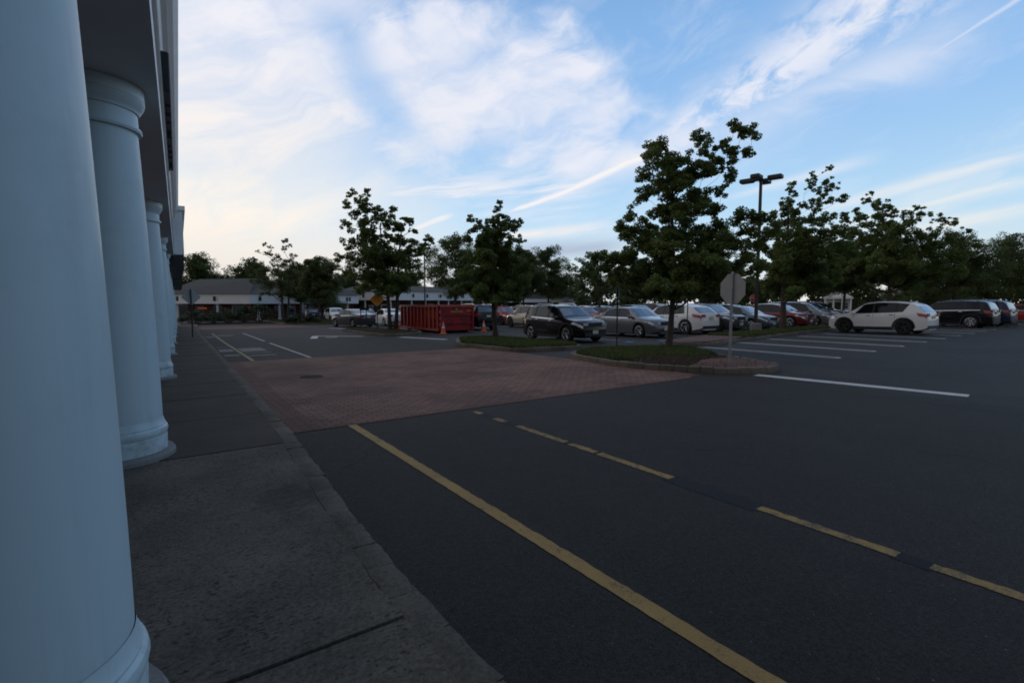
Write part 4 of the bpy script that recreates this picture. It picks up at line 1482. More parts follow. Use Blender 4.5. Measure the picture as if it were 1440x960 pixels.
car('sedan', 'silver', 27.9, 37.9, S_, 'silver sedan facing out right of the bright red suv')
car('suv', 'grey', 31.2, 38.2, S_, 'grey suv in the second far row behind the orange red sedan')
car('sedan', 'blue', 34.6, 38.0, S_, 'blue sedan in the second far row behind the pale blue sedan')
car('sedan', 'slate blue', 41.0, 38.4, S_, 'slate sedan in the second far row near the dark minivan')
car('minivan', 'silver', 47.5, 38.8, N_, 'silver minivan in the second far row')
car('suv', 'dark grey', 51.0, 38.8, N_, 'charcoal suv in the second far row')
# cars round the far left shops
car('sedan', 'dark grey', 13.7, 42.6, -14, 'dark sedan seen from behind at the lane mouth left of the orange sign')
car('sedan', 'white', 17.1, 43.3, N_, 'white sedan with red tail lamp seen from behind by the two trunk tree')
car('suv', 'white', 20.0, 44.2, N_, 'white suv glimpsed between the tree trunk and the dumpster')
car('suv', 'white', 17.6, 61.2, S_, 'white suv facing out in front of the far arcade')
car('suv', 'navy blue', 15.9, 66.0, N_, 'dark blue suv parked under the far left trees')
car('sedan', 'beige', 18.2, 52.6, S_, 'pale beige car behind the low notice frame')
car('minivan', 'white', 21.6, 49.5, N_, 'white minivan behind the dumpster')
car('boxy', 'white', 21.4, 40.0, S_, 'white van with a square face between the dumpster and black suv')
far_cols = ['silver', 'dark grey', 'white', 'navy blue', 'grey', 'red', 'black', 'slate blue', 'silver', 'blue', 'white', 'green']
far_kinds = ['sedan', 'suv', 'minivan', 'coupe', 'sedan', 'suv', 'boxy', 'sedan', 'suv', 'sedan', 'suv', 'coupe']
word = {'sedan': 'sedan', 'suv': 'suv', 'minivan': 'minivan', 'coupe': 'crossover', 'boxy': 'square suv'}
for k in range(12):
    car(far_kinds[k], far_cols[k], 27.5 + k * 3.15, 52 + (k % 3) * 0.3, S_ if k % 4 else N_, '%s %s roof in the row before the far tree belt' % (far_cols[k], word[far_kinds[k]]), 'cars in the farthest rows')
for k in range(11):
    cl = far_cols[(k * 7 + 1) % 12]; kd = far_kinds[(k * 5 + 4) % 12]
    car(kd, cl, 27.0 + k * 3.1, 45.2 + (k % 2) * 0.3, N_ if k % 3 else S_, '%s %s between the second far row and the tree belt row' % (cl, word[kd]), 'cars in the farthest rows')
for k in range(9):
    cl = far_cols[(k * 5 + 3) % 12]
    kd = far_kinds[(k * 7 + 2) % 12]
    car(kd, cl, 62 + k * 3.2, 38.5 + (k % 2) * 0.4, S_, '%s %s in the distant right rows' % (cl, word[kd]), 'cars in the farthest rows')

# ------------------------------------------------------------------ trees
def leaves(centres, radii, per, size, seed, squash=0.75):
    g = np.random.default_rng(seed)
    C = np.asarray(centres); Rr = np.asarray(radii)
    cnt = np.maximum(4, (per * (Rr / Rr.mean()) ** 1.7)).astype(int)
    c = np.repeat(C, cnt, axis=0); rr = np.repeat(Rr, cnt)
    n = len(c)
    d = g.normal(size=(n, 3)); d /= np.linalg.norm(d, axis=1)[:, None]
    rad = rr * g.uniform(0.15, 1.0, n) ** 0.55
    p = c + d * rad[:, None] * np.array([1, 1, squash])
    nrm = g.normal(size=(n, 3)) * 0.8 + np.array([0, 0, 0.75]) + d * 0.5
    nrm /= np.linalg.norm(nrm, axis=1)[:, None]
    t = g.normal(size=(n, 3)); t -= (t * nrm).sum(1)[:, None] * nrm; t /= np.linalg.norm(t, axis=1)[:, None]
    s = np.cross(nrm, t)
    L_ = size * g.uniform(0.6, 1.25, n)[:, None]
    W_ = L_ * g.uniform(0.32, 0.46, n)[:, None]
    dr = -nrm * L_ * 0.12
    v = np.stack([p - t * L_ * 0.5, p - t * L_ * 0.02 + s * W_ + dr, p + t * L_ * 0.5 + dr * 0.6, p - t * L_ * 0.02 - s * W_ + dr], axis=1)
    return v.reshape(-1, 3)


def tree(name, loc, outline, k, label, cat='tree', fork=0.45, trunk_r=0.11, view=None, depth=0.75, per=70, leaf=0.15, mat='leaf', seed=1, extra=0.8, clump=1.0, trunks=1, group=None, low=None):
    """outline: (dx, z, r) in units of k metres, dx to the right as seen from the camera side; the crown is filled in depth too"""
    r_ = random.Random(seed)
    x0, y0 = loc
    az = math.atan2(x0, y0) if view is None else view
    ex = Vector((math.cos(az), -math.sin(az), 0)); ey = Vector((math.sin(az), math.cos(az), 0))
    root = empty(name, (x0, y0, G(y0)))
    tag(root, label, cat, group)
    wmax = max(abs(o[0]) for o in outline)
    zmax = max(o[1] for o in outline); zmin = min(o[1] for o in outline)
    tg = []
    for (dx, z, rr) in outline:
        top = (z - zmin) / max(zmax - zmin, 1)
        dmax = depth * wmax * (1 - 0.72 * top) * math.sqrt(max(0.05, 1 - (dx / (wmax * 1.15)) ** 2))
        tg.append((dx, r_.uniform(-0.45, 0.45) * dmax, z, rr))
        if r_.random() < extra:
            tg.append((dx * r_.uniform(0.35, 0.8), r_.choice((-1, 1)) * r_.uniform(0.55, 1.0) * dmax, z * r_.uniform(0.90, 1.0), rr))
        if r_.random() < extra - 0.5:
            tg.append((dx * r_.uniform(0.2, 0.6), r_.choice((-1, 1)) * r_.uniform(0.4, 0.9) * dmax, z * r_.uniform(0.86, 0.98), rr * 0.9))
    k_len = max(wmax * k, 0.8)
    W3 = lambda p: ex * (p[0] * k) + ey * (p[1] * k) + Vector((0, 0, p[2] * k))
    tb = MB()
    ztop = zmax * k; zf = zmin * k
    stems = []
    for q in range(trunks):
        bx = (q - (trunks - 1) / 2) * trunk_r * 2.2
        lean = (q - (trunks - 1) / 2) * 0.12
        pts = []; rad = []
        for i in range(9):
            t = i / 8
            pts.append(ex * (bx + lean * ztop * t + 0.05 * math.sin(t * 7 + seed + q)) + ey * (0.05 * math.cos(t * 5 + seed + q)) + Vector((0, 0, -0.05 + ztop * 0.80 * t)))
            rad.append(trunk_r * (1 - 0.80 * t) * (1.35 if i == 0 else 1) + 0.008)
        tb.tube(pts, rad, 9)
        stems.append((pts, rad))
    cen = []; rd = []
    # every limb springs from the nearest suitable point of the wood built so far
    wood = []
    for pts, rad in stems:
        for a in range(8):
            for f_ in (0.0, 0.5):
                q = pts[a].lerp(pts[a + 1], f_)
                if q.z > zf * 0.62: wood.append((q, rad[a] * (1 - f_) + rad[a + 1] * f_, 0))
    order = sorted(tg, key=lambda p: math.hypot(p[0], p[1]) + 0.25 * abs(p[2] - (zmin + zmax) * 0.45))
    for p in order:
        P = W3(p)
        best = None; bc = 1e9
        for q, rr_, lv in wood:
            d_ = (P - q).length
            hd = math.hypot(P.x - q.x, P.y - q.y)
            c_ = d_ + 2.2 * max(0.0, q.z - P.z + 0.45 * hd) + 0.12 * lv * k_len
            if c_ < bc: bc = c_; best = (q, rr_, lv)
        S, rp, lv = best
        ln = (P - S).length
        rs = max(0.007, min(rp * 0.72, 0.012 + 0.016 * ln * trunk_r / 0.11))
        mid = S.lerp(P, 0.5) + Vector((r_.uniform(-.10, .10), r_.uniform(-.10, .10), r_.uniform(-.10, .02))) * ln
        path = [S, S.lerp(mid, 0.55) + Vector((0, 0, -0.02 * ln)), mid, mid.lerp(P, 0.55) + Vector((0, 0, 0.03 * ln)), P]
        rads = [rs, rs * .82, rs * .66, rs * .5, max(0.005, rs * .3)]
        tb.tube(path, rads, 5)
        wood.append((path[1], rads[1], lv + 1)); wood.append((path[2], rads[2], lv + 1)); wood.append((path[3], rads[3], lv + 1)); wood.append((P, rads[4], lv + 1))
        cr = p[3] * k * clump
        for s in range(6):
            q = P + Vector((r_.uniform(-1, 1), r_.uniform(-1, 1), r_.uniform(-.8, .8))) * cr * 0.95
            cen.append(q); rd.append(cr * r_.uniform(0.40, 0.82) * (0.92 if P.z > ztop * 0.62 else 1.05))
            tb.tube([mid.lerp(P, r_.uniform(.4, .9)), q], [0.008, 0.003], 3, cap=False)
        for q_ in (0.35, 0.7):
            cen.append(mid.lerp(P, q_) + Vector((r_.uniform(-.5, .5) * cr, r_.uniform(-.5, .5) * cr, 0.05))); rd.append(cr * (0.5 if P.z < ztop * 0.75 else 0.34))
        if P.z < zf + (ztop - zf) * 0.62:
            for _ in range(2):
                q = P * r_.uniform(.55, .95) + Vector((r_.uniform(-1, 1), r_.uniform(-1, 1), r_.uniform(-.6, .6))) * cr
                q.z = max(q.z + P.z * 0.12, zf + cr * 0.2)
                cen.append(q); rd.append(cr * 0.65)
    tb.build('trunk', MAT['bark'], root, smooth=60)
    v = leaves([tuple(c) for c in cen], rd, per / 1.25, leaf * 0.50, seed)
    np_mesh('crown', v, 4, MAT[mat], root)
    return root


def px(pts, u0, vb):
    return [(u - u0, vb - v, r_) for u, v, r_ in pts]


# near tree on the first island: traced crown, 0.0231 m per unit
T1 = px([(905, 200, 13), (918, 212, 12), (932, 205, 11), (945, 222, 13), (960, 218, 12), (972, 228, 13), (985, 235, 11), (1000, 225, 8), (900, 235, 13), (915, 250, 14), (895, 262, 12), (935, 262, 14), (955, 255, 14),
         (1018, 180, 9), (1030, 184, 11), (1042, 192, 10), (1010, 205, 9), (1025, 212, 11), (1040, 216, 9), (1012, 232, 9), (1022, 245, 10), (1005, 262, 10), (882, 292, 11), (868, 303, 12), (878, 318, 11), (900, 305, 12),
         (922, 290, 13), (975, 262, 14), (985, 285, 14), (960, 292, 14), (1000, 292, 12), (1030, 300, 13), (1042, 318, 12), (1020, 330, 14), (832, 355, 10), (846, 352, 11), (862, 350, 12), (878, 345, 12), (900, 340, 14), (845, 368, 9),
         (925, 330, 16), (950, 325, 16), (980, 320, 16), (1000, 335, 15), (860, 382, 10), (880, 378, 13), (905, 372, 15), (930, 368, 16), (960, 362, 17), (990, 365, 16), (1020, 362, 15), (1045, 350, 14), (1058, 335, 10), (1050, 372, 12), (1062, 306, 10), (1070, 320, 10), (1050, 300, 9),
         (915, 398, 13), (940, 396, 14), (965, 396, 14), (990, 396, 14), (1010, 392, 13), (900, 388, 12), (1032, 388, 12)], 943, 490)
tree('maple_tree', (13.72, 10.5), T1, 0.0224, 'near maple with two uneven crowns growing from the mulched brick tipped island', seed=5, trunk_r=0.10, per=150, leaf=0.14, extra=0.8, depth=0.65)

T2 = px([(702, 284, 5), (700, 298, 7), (690, 305, 7), (712, 305, 7), (660, 304, 6), (668, 318, 8), (682, 322, 9), (700, 320, 9), (718, 315, 8), (726, 308, 5), (655, 330, 8), (672, 338, 10), (692, 340, 11), (712, 338, 10), (730, 332, 7),
         (660, 356, 10), (680, 360, 12), (702, 358, 12), (722, 352, 10), (740, 350, 7), (652, 378, 10), (672, 382, 12), (695, 380, 13), (718, 376, 12), (738, 372, 10), (748, 362, 6), (648, 398, 9), (665, 404, 11), (690, 402, 12), (715, 398, 12), (735, 394, 10),
         (680, 416, 8), (700, 416, 8), (722, 412, 8)], 693, 476)
tree('maple_tree', (12.25, 18.7), T2, 0.0310, 'pointed maple growing from the grass island before the near black suv', seed=8, trunk_r=0.115, per=120, leaf=0.16, extra=0.8)

T3 = px([(497, 276, 6), (505, 284, 7), (490, 292, 7), (514, 294, 7), (500, 302, 9), (488, 316, 8), (505, 320, 10), (520, 312, 7), (482, 362, 6), (490, 345, 8), (508, 342, 10), (525, 335, 8), (540, 300, 6), (552, 296, 6), (570, 304, 6), (545, 316, 8),
         (560, 318, 8), (576, 310, 6), (550, 336, 8), (566, 340, 8), (580, 322, 5), (596, 340, 7), (604, 336, 6), (588, 352, 8), (500, 362, 10), (520, 362, 11), (540, 356, 11), (560, 362, 11), (578, 370, 9), (505, 385, 11), (525, 386, 12), (545, 386, 12),
         (565, 388, 11), (585, 388, 9), (512, 404, 9), (535, 404, 10), (560, 404, 9)], 549, 463)
tree('maple_tree', (13.0, 32.2), T3, 0.0475, 'two stemmed tall tree beside the red dumpster and orange sign', seed=12, trunk_r=0.13, per=120, leaf=0.22, extra=0.85, trunks=2, depth=0.6)

T7 = px([(1148, 240, 4), (1148, 252, 6), (1140, 264, 6), (1158, 262, 6), (1105, 256, 5), (1112, 268, 5), (1098, 275, 7), (1145, 282, 8), (1165, 280, 7), (1120, 284, 6), (1090, 295, 8), (1108, 300, 9), (1130, 300, 9), (1152, 302, 10), (1172, 300, 7), (1185, 308, 5),
         (1080, 318, 9), (1100, 322, 11), (1122, 322, 12), (1145, 324, 12), (1168, 322, 10), (1184, 325, 6), (1072, 342, 9), (1092, 346, 12), (1116, 346, 13), (1140, 346, 13), (1164, 344, 11), (1068, 366, 9), (1088, 370, 12), (1112, 370, 13), (1138, 370, 13), (1160, 366, 11),
         (1178, 358, 8), (1075, 390, 10), (1098, 394, 11), (1122, 394, 12), (1148, 390, 11), (1168, 384, 9), (1092, 404, 8), (1115, 404, 8), (1136, 402, 8)], 1101, 462)
tree('maple_tree', (28.4, 14.3), T7, 0.0385, 'tall twin topped tree growing from the grass strip right of the lamp post', seed=21, trunk_r=0.16, per=120, leaf=0.19, extra=0.8)

T9 = px([(1258, 274, 4), (1254, 285, 5), (1266, 288, 6), (1280, 296, 5), (1242, 296, 5), (1228, 306, 5), (1250, 304, 8), (1270, 306, 8), (1288, 300, 4), (1220, 322, 7), (1238, 324, 10), (1258, 324, 10), (1280, 322, 9), (1300, 308, 7), (1314, 300, 5), (1318, 312, 7), (1300, 326, 10),
         (1332, 316, 7), (1346, 322, 6), (1325, 332, 10), (1216, 344, 9), (1235, 348, 12), (1258, 348, 12), (1282, 346, 12), (1306, 348, 12), (1330, 350, 12), (1352, 340, 8), (1366, 334, 4), (1214, 368, 10), (1235, 372, 13), (1260, 372, 13), (1286, 372, 13), (1310, 372, 13), (1335, 372, 12), (1358, 362, 10),
         (1372, 352, 6), (1232, 384, 8), (1255, 387, 9), (1280, 388, 10), (1305, 390, 11), (1330, 390, 11), (1355, 386, 9)], 1285, 458)
tree('maple_tree', (43.6, 14.5), T9, 0.0520, 'broad dark tree at the far end of the grass strip behind the white suv', seed=31, trunk_r=0.17, per=130, leaf=0.24, extra=0.8)


def crown_outline(w, h0, h1, seed, shape='round', n=34):
    """outline in metres for trees of ordinary shape"""
    r_ = random.Random(seed)
    o = []
    for i in range(n):
        t = (i + 0.5) / n
        z = h0 + (h1 - h0) * t
        pr = {'round': math.sin(math.pi * min(1, 0.18 + 0.80 * t)) ** 0.7, 'cone': (1 - t) ** 0.7 * 0.95 + 0.05, 'flat': 0.55 + 0.45 * math.sin(math.pi * min(1, t * 0.6 + 0.25)), 'column': 0.75 + 0.25 * math.sin(3.1 * t)}[shape]
        dx = r_.uniform(-1, 1) * w * pr
        o.append((dx, z + r_.uniform(-.1, .1) * (h1 - h0) * 0.3, w * 0.27 * r_.uniform(.7, 1.2) * (0.55 + 0.45 * pr)))
    o.append((0, h1, w * .12)); o.append((w * .15, h1 * 0.96, w * .16)); o.append((-w * .12, h1 * 0.94, w * .16))
    return o


def std_tree(x, y, w, h0, h1, label, seed, shape='round', per=85, leaf=0.24, mat='leaf_dark', name='deciduous_tree', tr=0.14, trunks=1, n=34, extra=0.7, group='trees in the parking lot'):
    return tree(name, (x, y), crown_outline(w, h0, h1, seed, shape, n), 1.0, label, seed=seed, trunk_r=tr, per=per, leaf=leaf, extra=extra, mat=mat, group=group, trunks=trunks, depth=0.9)


std_tree(24.3, 44.0, 3.2, 3.0, 8.6, 'rounded dark tree behind the dumpster with the distant lamp above it', 41, 'round', tr=.16)
std_tree(38.0, 46.5, 2.9, 3.2, 8.4, 'small dense tree standing beyond the near black suv', 42, 'round')
std_tree(33.6, 45.5, 2.7, 3.2, 7.4, 'low dark tree left of the small dense tree', 43, 'round')
std_tree(29.8, 43.6, 3.0, 3.2, 7.8, 'dark tree filling the gap right of the pointed maple', 44, 'round')
tree('deciduous_tree', (33.2, 33.2), px([(812, 366, 5), (822, 358, 6), (836, 352, 6), (850, 350, 6), (866, 354, 6), (880, 358, 5), (818, 376, 6), (834, 368, 7), (852, 366, 7), (870, 370, 6), (884, 372, 5), (826, 390, 7), (846, 384, 8), (866, 386, 7), (836, 402, 7), (858, 402, 7), (876, 398, 5)], 850, 444), 0.066,
     'flat topped tree with sky gaps just left of the near maple', seed=46, trunk_r=0.13, per=75, leaf=0.21, extra=0.7, mat='leaf_dark', group='trees in the parking lot')
std_tree(51.8, 20.6, 2.6, 3.1, 7.2, 'low dark tree between the twin topped tree and the broad tree', 47, 'round')
std_tree(56.5, 25.0, 3.0, 3.3, 7.6, 'dark tree behind the low tree right of the grass strip', 48, 'round')
std_tree(61.0, 15.2, 3.4, 2.6, 8.0, 'spreading dark tree near the right edge above the red sedan', 49, 'round')
std_tree(67.5, 12.6, 3.6, 2.2, 8.1, 'dark tree cut off by the right edge of the photo', 50, 'round')
std_tree(72.0, 21.0, 3.6, 1.8, 8.0, 'second dark tree behind the one at the right edge', 51, 'round')
std_tree(45.5, 30.5, 2.4, 2.4, 6.6, 'dark tree behind the bare metal sign back', 52, 'round')
std_tree(38.5, 25.2, 2.4, 2.6, 6.8, 'dark tree directly behind the lamp post', 53, 'round')
std_tree(47.0, 41.0, 3.0, 2.8, 7.0, 'distant dark tree beyond the dark minivan', 54, 'round')
# far left trees on the planted island
tree('deciduous_tree', (12.8, 64.5), px([(405, 345, 3), (402, 356, 4), (410, 352, 3), (380, 352, 3), (372, 362, 3), (384, 364, 4), (366, 372, 4), (400, 370, 6), (414, 366, 4), (430, 374, 4), (375, 382, 7), (392, 384, 8), (410, 384, 8), (428, 386, 6), (368, 396, 7), (384, 400, 8), (402, 402, 8), (420, 400, 8), (378, 412, 6), (398, 416, 6), (416, 414, 6)], 402, 452), 0.090,
     'thin topped pale tree before the far arcade', seed=61, trunk_r=0.14, per=60, leaf=0.26, extra=0.6, mat='leaf_yellow', group='trees in the parking lot', trunks=2)
std_tree(14.8, 57.6, 2.3, 3.2, 6.9, 'rounded yellow green tree right of the thin topped tree', 62, 'round', mat='leaf_yellow', leaf=0.24)
std_tree(15.3, 68.0, 2.4, 3.0, 7.0, 'dark small tree behind the yellow green tree', 63, 'round')
std_tree(20.5, 76.0, 3.2, 2.0, 8.6, 'dark tree by the grey arcade roof', 64, 'round')
# tall trees behind the far arcade
for k, (x, y, w, h, l) in enumerate(((7.0, 112, 6.2, 10.8, 'tall dark tree behind the arcade roof next to the white portico'), (16.5, 111, 5.6, 10.2, 'second tall dark tree behind the arcade roof'), (25.5, 110, 5.6, 9.6, 'third tall dark tree behind the arcade roof'), (34.5, 109, 5.2, 9.0, 'fourth tall dark tree behind the arcade near the thin topped tree'), (45.5, 108, 5.2, 8.6, 'far dark tree left of the two stemmed tall tree'), (-2.5, 108, 5.0, 9.4, 'tall dark tree half hidden by the white portico'))):
    std_tree(x, y, w, 2.0, h, l, 70 + k, 'round', per=80, leaf=0.5, n=44, extra=0.8, tr=.25, group='trees behind the far arcade')

# distant belt of woodland closing the view
g2 = np.random.default_rng(5)
cen = []; rd = []
for k in range(950):
    t = g2.uniform(0, 1)
    azd = 26 + t * 66
    dd = g2.uniform(112, 135)
    x, y = dd * math.sin(R(azd)), dd * math.cos(R(azd))
    top = 7.6 + 2.2 * math.sin(azd * 0.9) + 1.6 * math.sin(azd * 2.3 + 1)
    z = G(y) + g2.uniform(0.02, 1) ** 0.8 * top
    cen.append((x, y, z)); rd.append(g2.uniform(1.0, 2.0))
v = leaves(cen, rd, 75, 0.66, 9)
tag(np_mesh('treeline', v, 4, MAT['leaf_dark']), kind='stuff')


def shrub(x, y, w, h, label, seed, mat='shrub'):
    g3 = random.Random(seed)
    root = empty('shrub', (x, y, G(y) + 0.1)); tag(root, label, 'shrub', 'shrubs along the far arcade')
    cen = []; rd = []
    st = MB()
    for k in range(16):
        a = g3.uniform(0, 6.28); q = g3.uniform(0, 1) ** .6
        p = (w * q * math.cos(a), w * q * math.sin(a), h * (0.25 + 0.6 * (1 - q * q) * g3.uniform(.7, 1)))
        cen.append(p); rd.append(w * .35)
        st.tube([(p[0] * .1, p[1] * .1, -0.1), p], [0.03, 0.01], 4)
    st.build('stem', MAT['bark'], root)
    np_mesh('foliage', leaves(cen, rd, 110, 0.14, seed), 4, MAT[mat], root)


for k, (x, y, w, h, l) in enumerate(((3.6, 62.5, 1.3, 1.5, 'dark shrub at the end of the sidewalk beneath the diamond sign'), (5.3, 64.0, 1.2, 1.3, 'low dark shrub right of the far diamond sign'), (6.9, 65.0, 1.3, 1.7, 'dark shrub before the first white arcade column'),
                                     (8.6, 65.5, 1.5, 2.1, 'taller green shrub before the arcade windows'), (10.2, 66.0, 1.5, 2.3, 'tallest green shrub beside the middle arcade column'), (11.6, 54.0, 0.9, 0.9, 'clipped dark shrub on the planted island nose'), (12.9, 53.2, 0.9, 0.8, 'small dark shrub beside the clipped one on the planted island'))):
    shrub(x, y, w, h, l, 90 + k)

# ------------------------------------------------------------------ far buildings
def arcade(name, label, pts, fb, fh, depth, cols, wall_mat, roof_h, lit=None, cat='building', col_w=0.36, seed=0, plaques=True):
    """covered walk: pts is the front line, left to right as seen from the lot"""
    root = empty(name, (pts[0][0], pts[0][1], 0)); tag(root, label, cat)
    o0 = Vector((pts[0][0], pts[0][1]))
    P = [Vector(p) - o0 for p in pts]
    fa = MB(); ro = MB(); wa = MB(); sf = MB()
    nrm = []
    for i in range(len(P)):
        a = P[max(0, i - 1)]; b_ = P[min(len(P) - 1, i + 1)]
        t = (b_ - a).normalized(); nrm.append(Vector((-t.y, t.x)))
    for i in range(len(P) - 1):
        a, b_ = P[i], P[i + 1]
        na, nb = nrm[i], nrm[i + 1]
        def quad(mb, a0, b0, z0, a1, b1, z1):
            mb.add([(a0.x, a0.y, z0), (b0.x, b0.y, z0), (b1.x, b1.y, z1), (a1.x, a1.y, z1)], [(0, 1, 2, 3)])
        ai, bi = a + na * 0.3, b_ + nb * 0.3
        fa.add([(a.x, a.y, fb), (b_.x, b_.y, fb), (b_.x, b_.y, fb + fh), (a.x, a.y, fb + fh), (ai.x, ai.y, fb), (bi.x, bi.y, fb), (bi.x, bi.y, fb + fh), (ai.x, ai.y, fb + fh)],
               [(0, 1, 2, 3), (5, 4, 7, 6), (1, 0, 4, 5), (3, 2, 6, 7), (0, 3, 7, 4), (2, 1, 5, 6)])
        aw, bw = a + na * 2.6, b_ + nb * 2.6
        aw2, bw2 = a + na * 2.9, b_ + nb * 2.9
        wa.add([(aw.x, aw.y, -2), (bw.x, bw.y, -2), (bw.x, bw.y, fb + 0.3), (aw.x, aw.y, fb + 0.3), (aw2.x, aw2.y, -2), (bw2.x, bw2.y, -2), (bw2.x, bw2.y, fb + .3), (aw2.x, aw2.y, fb + .3)],
               [(0, 1, 2, 3), (5, 4, 7, 6), (0, 3, 7, 4), (2, 1, 5, 6)])
        quad(sf, aw - na * 0.002, bw - nb * 0.002, fb + 0.1, a + na * 0.302, b_ + nb * 0.302, fb + 0.1)
        ae, be = a - na * 0.25, b_ - nb * 0.25
        ar, br = a + na * depth / 2, b_ + nb * depth / 2
        ab, bb = a + na * depth, b_ + nb * depth
        z0 = fb + fh + 0.01
        ro.add([(ae.x, ae.y, z0), (be.x, be.y, z0), (br.x, br.y, z0 + roof_h), (ar.x, ar.y, z0 + roof_h), (bb.x, bb.y, z0), (ab.x, ab.y, z0)], [(0, 1, 2, 3), (3, 2, 4, 5), (0, 3, 5), (1, 4, 2)])
    fa.build('fascia', MAT['white_trim'], root); wa.build('wall', wall_mat, root); sf.build('soffit', MAT['shop_dark'], root); ro.build('roof', MAT['roof_shingle'], root)
    # columns, windows along the front line
    seg = [(P[i + 1] - P[i]).length for i in range(len(P) - 1)]
    tot = sum(seg)

    def along(s):
        for i, l in enumerate(seg):
            if s <= l or i == len(seg) - 1: return P[i] + (P[i + 1] - P[i]) * (s / l), nrm[i].lerp(nrm[i + 1], s / l).normalized()
            s -= l
    for c in cols:
        p, n_ = along(c * tot)
        y = p.y + o0.y
        q = p + n_ * 0.32
        zg = G(y) - 0.1
        mb = MB(); mb.lathe([(col_w / 2 + .06, zg), (col_w / 2 + .06, zg + .35), (col_w / 2, zg + .4), (col_w / 2 * .85, fb - .2), (col_w / 2 + .06, fb - .12), (col_w / 2 + .06, fb + .02)], 14, (q.x, q.y, 0))
        mb.build('column', MAT['white_paint'], root, smooth=40)
        if plaques:
            f = p - n_ * 0.02
            mb = MB()
            ang = math.atan2(n_.y, n_.x) - math.pi / 2
            t_ = Vector((n_.y, -n_.x))
            for s in (-0.26, 0.26):
                mb.box((f.x + t_.x * s, f.y + t_.y * s, fb + fh * 0.52), (0.34, 0.05, 0.62), rz=ang)
            mb.build('wall_plaque', MAT['bronze_metal'], root)
    k = 0
    s = 1.4
    while s < tot - 1.4:
        p, n_ = along(s); w = p + n_ * 2.55
        ang = math.atan2(n_.y, n_.x) - math.pi / 2
        mb = MB(); mb.box((w.x, w.y, G(w.y + o0.y) + 1.25), (2.2, 0.08, 1.7), rz=ang)
        o = mb.build('shop_window', MAT['white_trim'] if k % 3 == 0 else MAT['shop_dark'], root)
        mb = MB(); w2 = p + n_ * 2.49; mb.box((w2.x, w2.y, G(w.y + o0.y) + 1.25), (2.0, 0.05, 1.5), rz=ang); mb.build('pane', MAT['car_glass'], o)
        s += 3.4; k += 1
    if lit:
        for (c, wd, zz) in lit:
            p, n_ = along(c * tot); w = p + n_ * 2.46
            ang = math.atan2(n_.y, n_.x) - math.pi / 2
            mb = MB(); mb.box((w.x, w.y, zz), (wd, 0.06, 0.22), rz=ang); mb.build('lit_shop_sign', MAT['lit_sign'], root)
    return root


def P_(u, d, h=0):
    """ground position seen at bearing u (pixels across the 1440 wide photo) and d metres ahead"""
    f = 715.0
    x = (u - 720) / f * d
    yw = R(35.207)
    return (x * math.cos(yw) + d * math.sin(yw), -x * math.sin(yw) + d * math.cos(yw))


arcade('arcade_building', 'long white fronted arcade with a grey roof and white columns behind the far left trees',
       [P_(225, 70), P_(352, 68), P_(425, 76), P_(505, 84)], 1.38, 1.32, 15, (0.08, 0.27, 0.46, 0.57, 0.70, 0.82, 0.94), MAT['brick_wall'], 2.35, lit=((0.16, 1.6, 0.75), (0.40, 1.1, 0.85)))
arcade('arcade_building', 'white fronted brick arcade with a tall fascia rising behind the red dumpster',
       [P_(470, 92), P_(555, 88), P_(668, 104)], 1.95, 1.55, 14, (0.20, 0.36, 0.50, 0.60, 0.70, 0.78, 0.89, 0.985), MAT['brick_wall'], 1.2, plaques=True)
arcade('arcade_building', 'low far brick arcade of white columns beyond the parked cars',
       [P_(672, 108), P_(742, 112), P_(836, 122)], 1.55, 0.9, 12, (0.08, 0.18, 0.32, 0.48, 0.60, 0.66, 0.76, 0.86, 0.97), MAT['brick_wall'], 1.6, plaques=False)


def house(name, label, u, d, w, dp, h, roof, wall, gable_white=True, turn=0.0, porch=False):
    x, y = P_(u, d)
    t = empty(name, (x, y, G(y)), -math.atan2(x, y) + turn); tag(t, label, 'house')
    mb = MB(); mb.box((0, dp / 2, h / 2), (w, dp, h)); wl = mb.build('wall', wall, t)
    mb = MB()
    e = 0.3
    mb.add([(-w / 2 - e, -e, h), (w / 2 + e, -e, h), (w / 2 + e, dp + e, h), (-w / 2 - e, dp + e, h), (0, -e, h + roof), (0, dp + e, h + roof)], [(0, 4, 5, 3), (1, 2, 5, 4), (0, 1, 4), (2, 3, 5), (3, 2, 1, 0)])
    mb.build('roof', MAT['roof_shingle'], t)
    if gable_white:
        mb = MB(); mb.add([(-w / 2 - .1, -e - .02, h - .25), (w / 2 + .1, -e - .02, h - .25), (w / 2 + .1, -e - .02, h + .05), (0, -e - .02, h + roof - .1), (-w / 2 - .1, -e - .02, h + .05)], [(0, 1, 2, 3, 4)])
        mb.build('gable', MAT['house_white'], t)
    for s in (-0.28, 0.28):
        mb = MB(); mb.box((s * w, -0.03, h * 0.5), (w * 0.22, 0.08, h * 0.42)); fr = mb.build('window', MAT['house_white'], t)
        mb = MB(); mb.box((s * w, -0.08, h * 0.5), (w * 0.16, 0.04, h * 0.34)); mb.build('pane', MAT['car_glass'], fr)
    mb = MB(); mb.box((0, -0.03, h * 0.36), (0.95, 0.08, h * 0.7)); mb.build('door', MAT['sign_red'] if wall is not MAT['house_white'] else MAT['shop_dark'], t)
    if porch:
        for s in (-0.46, -0.16, 0.16, 0.46):
            mb = MB(); mb.lathe([(.14, -0.3), (.14, h - .3)], 12, (s * w, -1.2, 0)); mb.build('column', MAT['house_white'], t, smooth=40)
        mb = MB(); mb.box((0, -0.75, h - 0.1), (w + .3, 1.3, .36)); mb.build('porch_beam', MAT['house_white'], t)
    return t


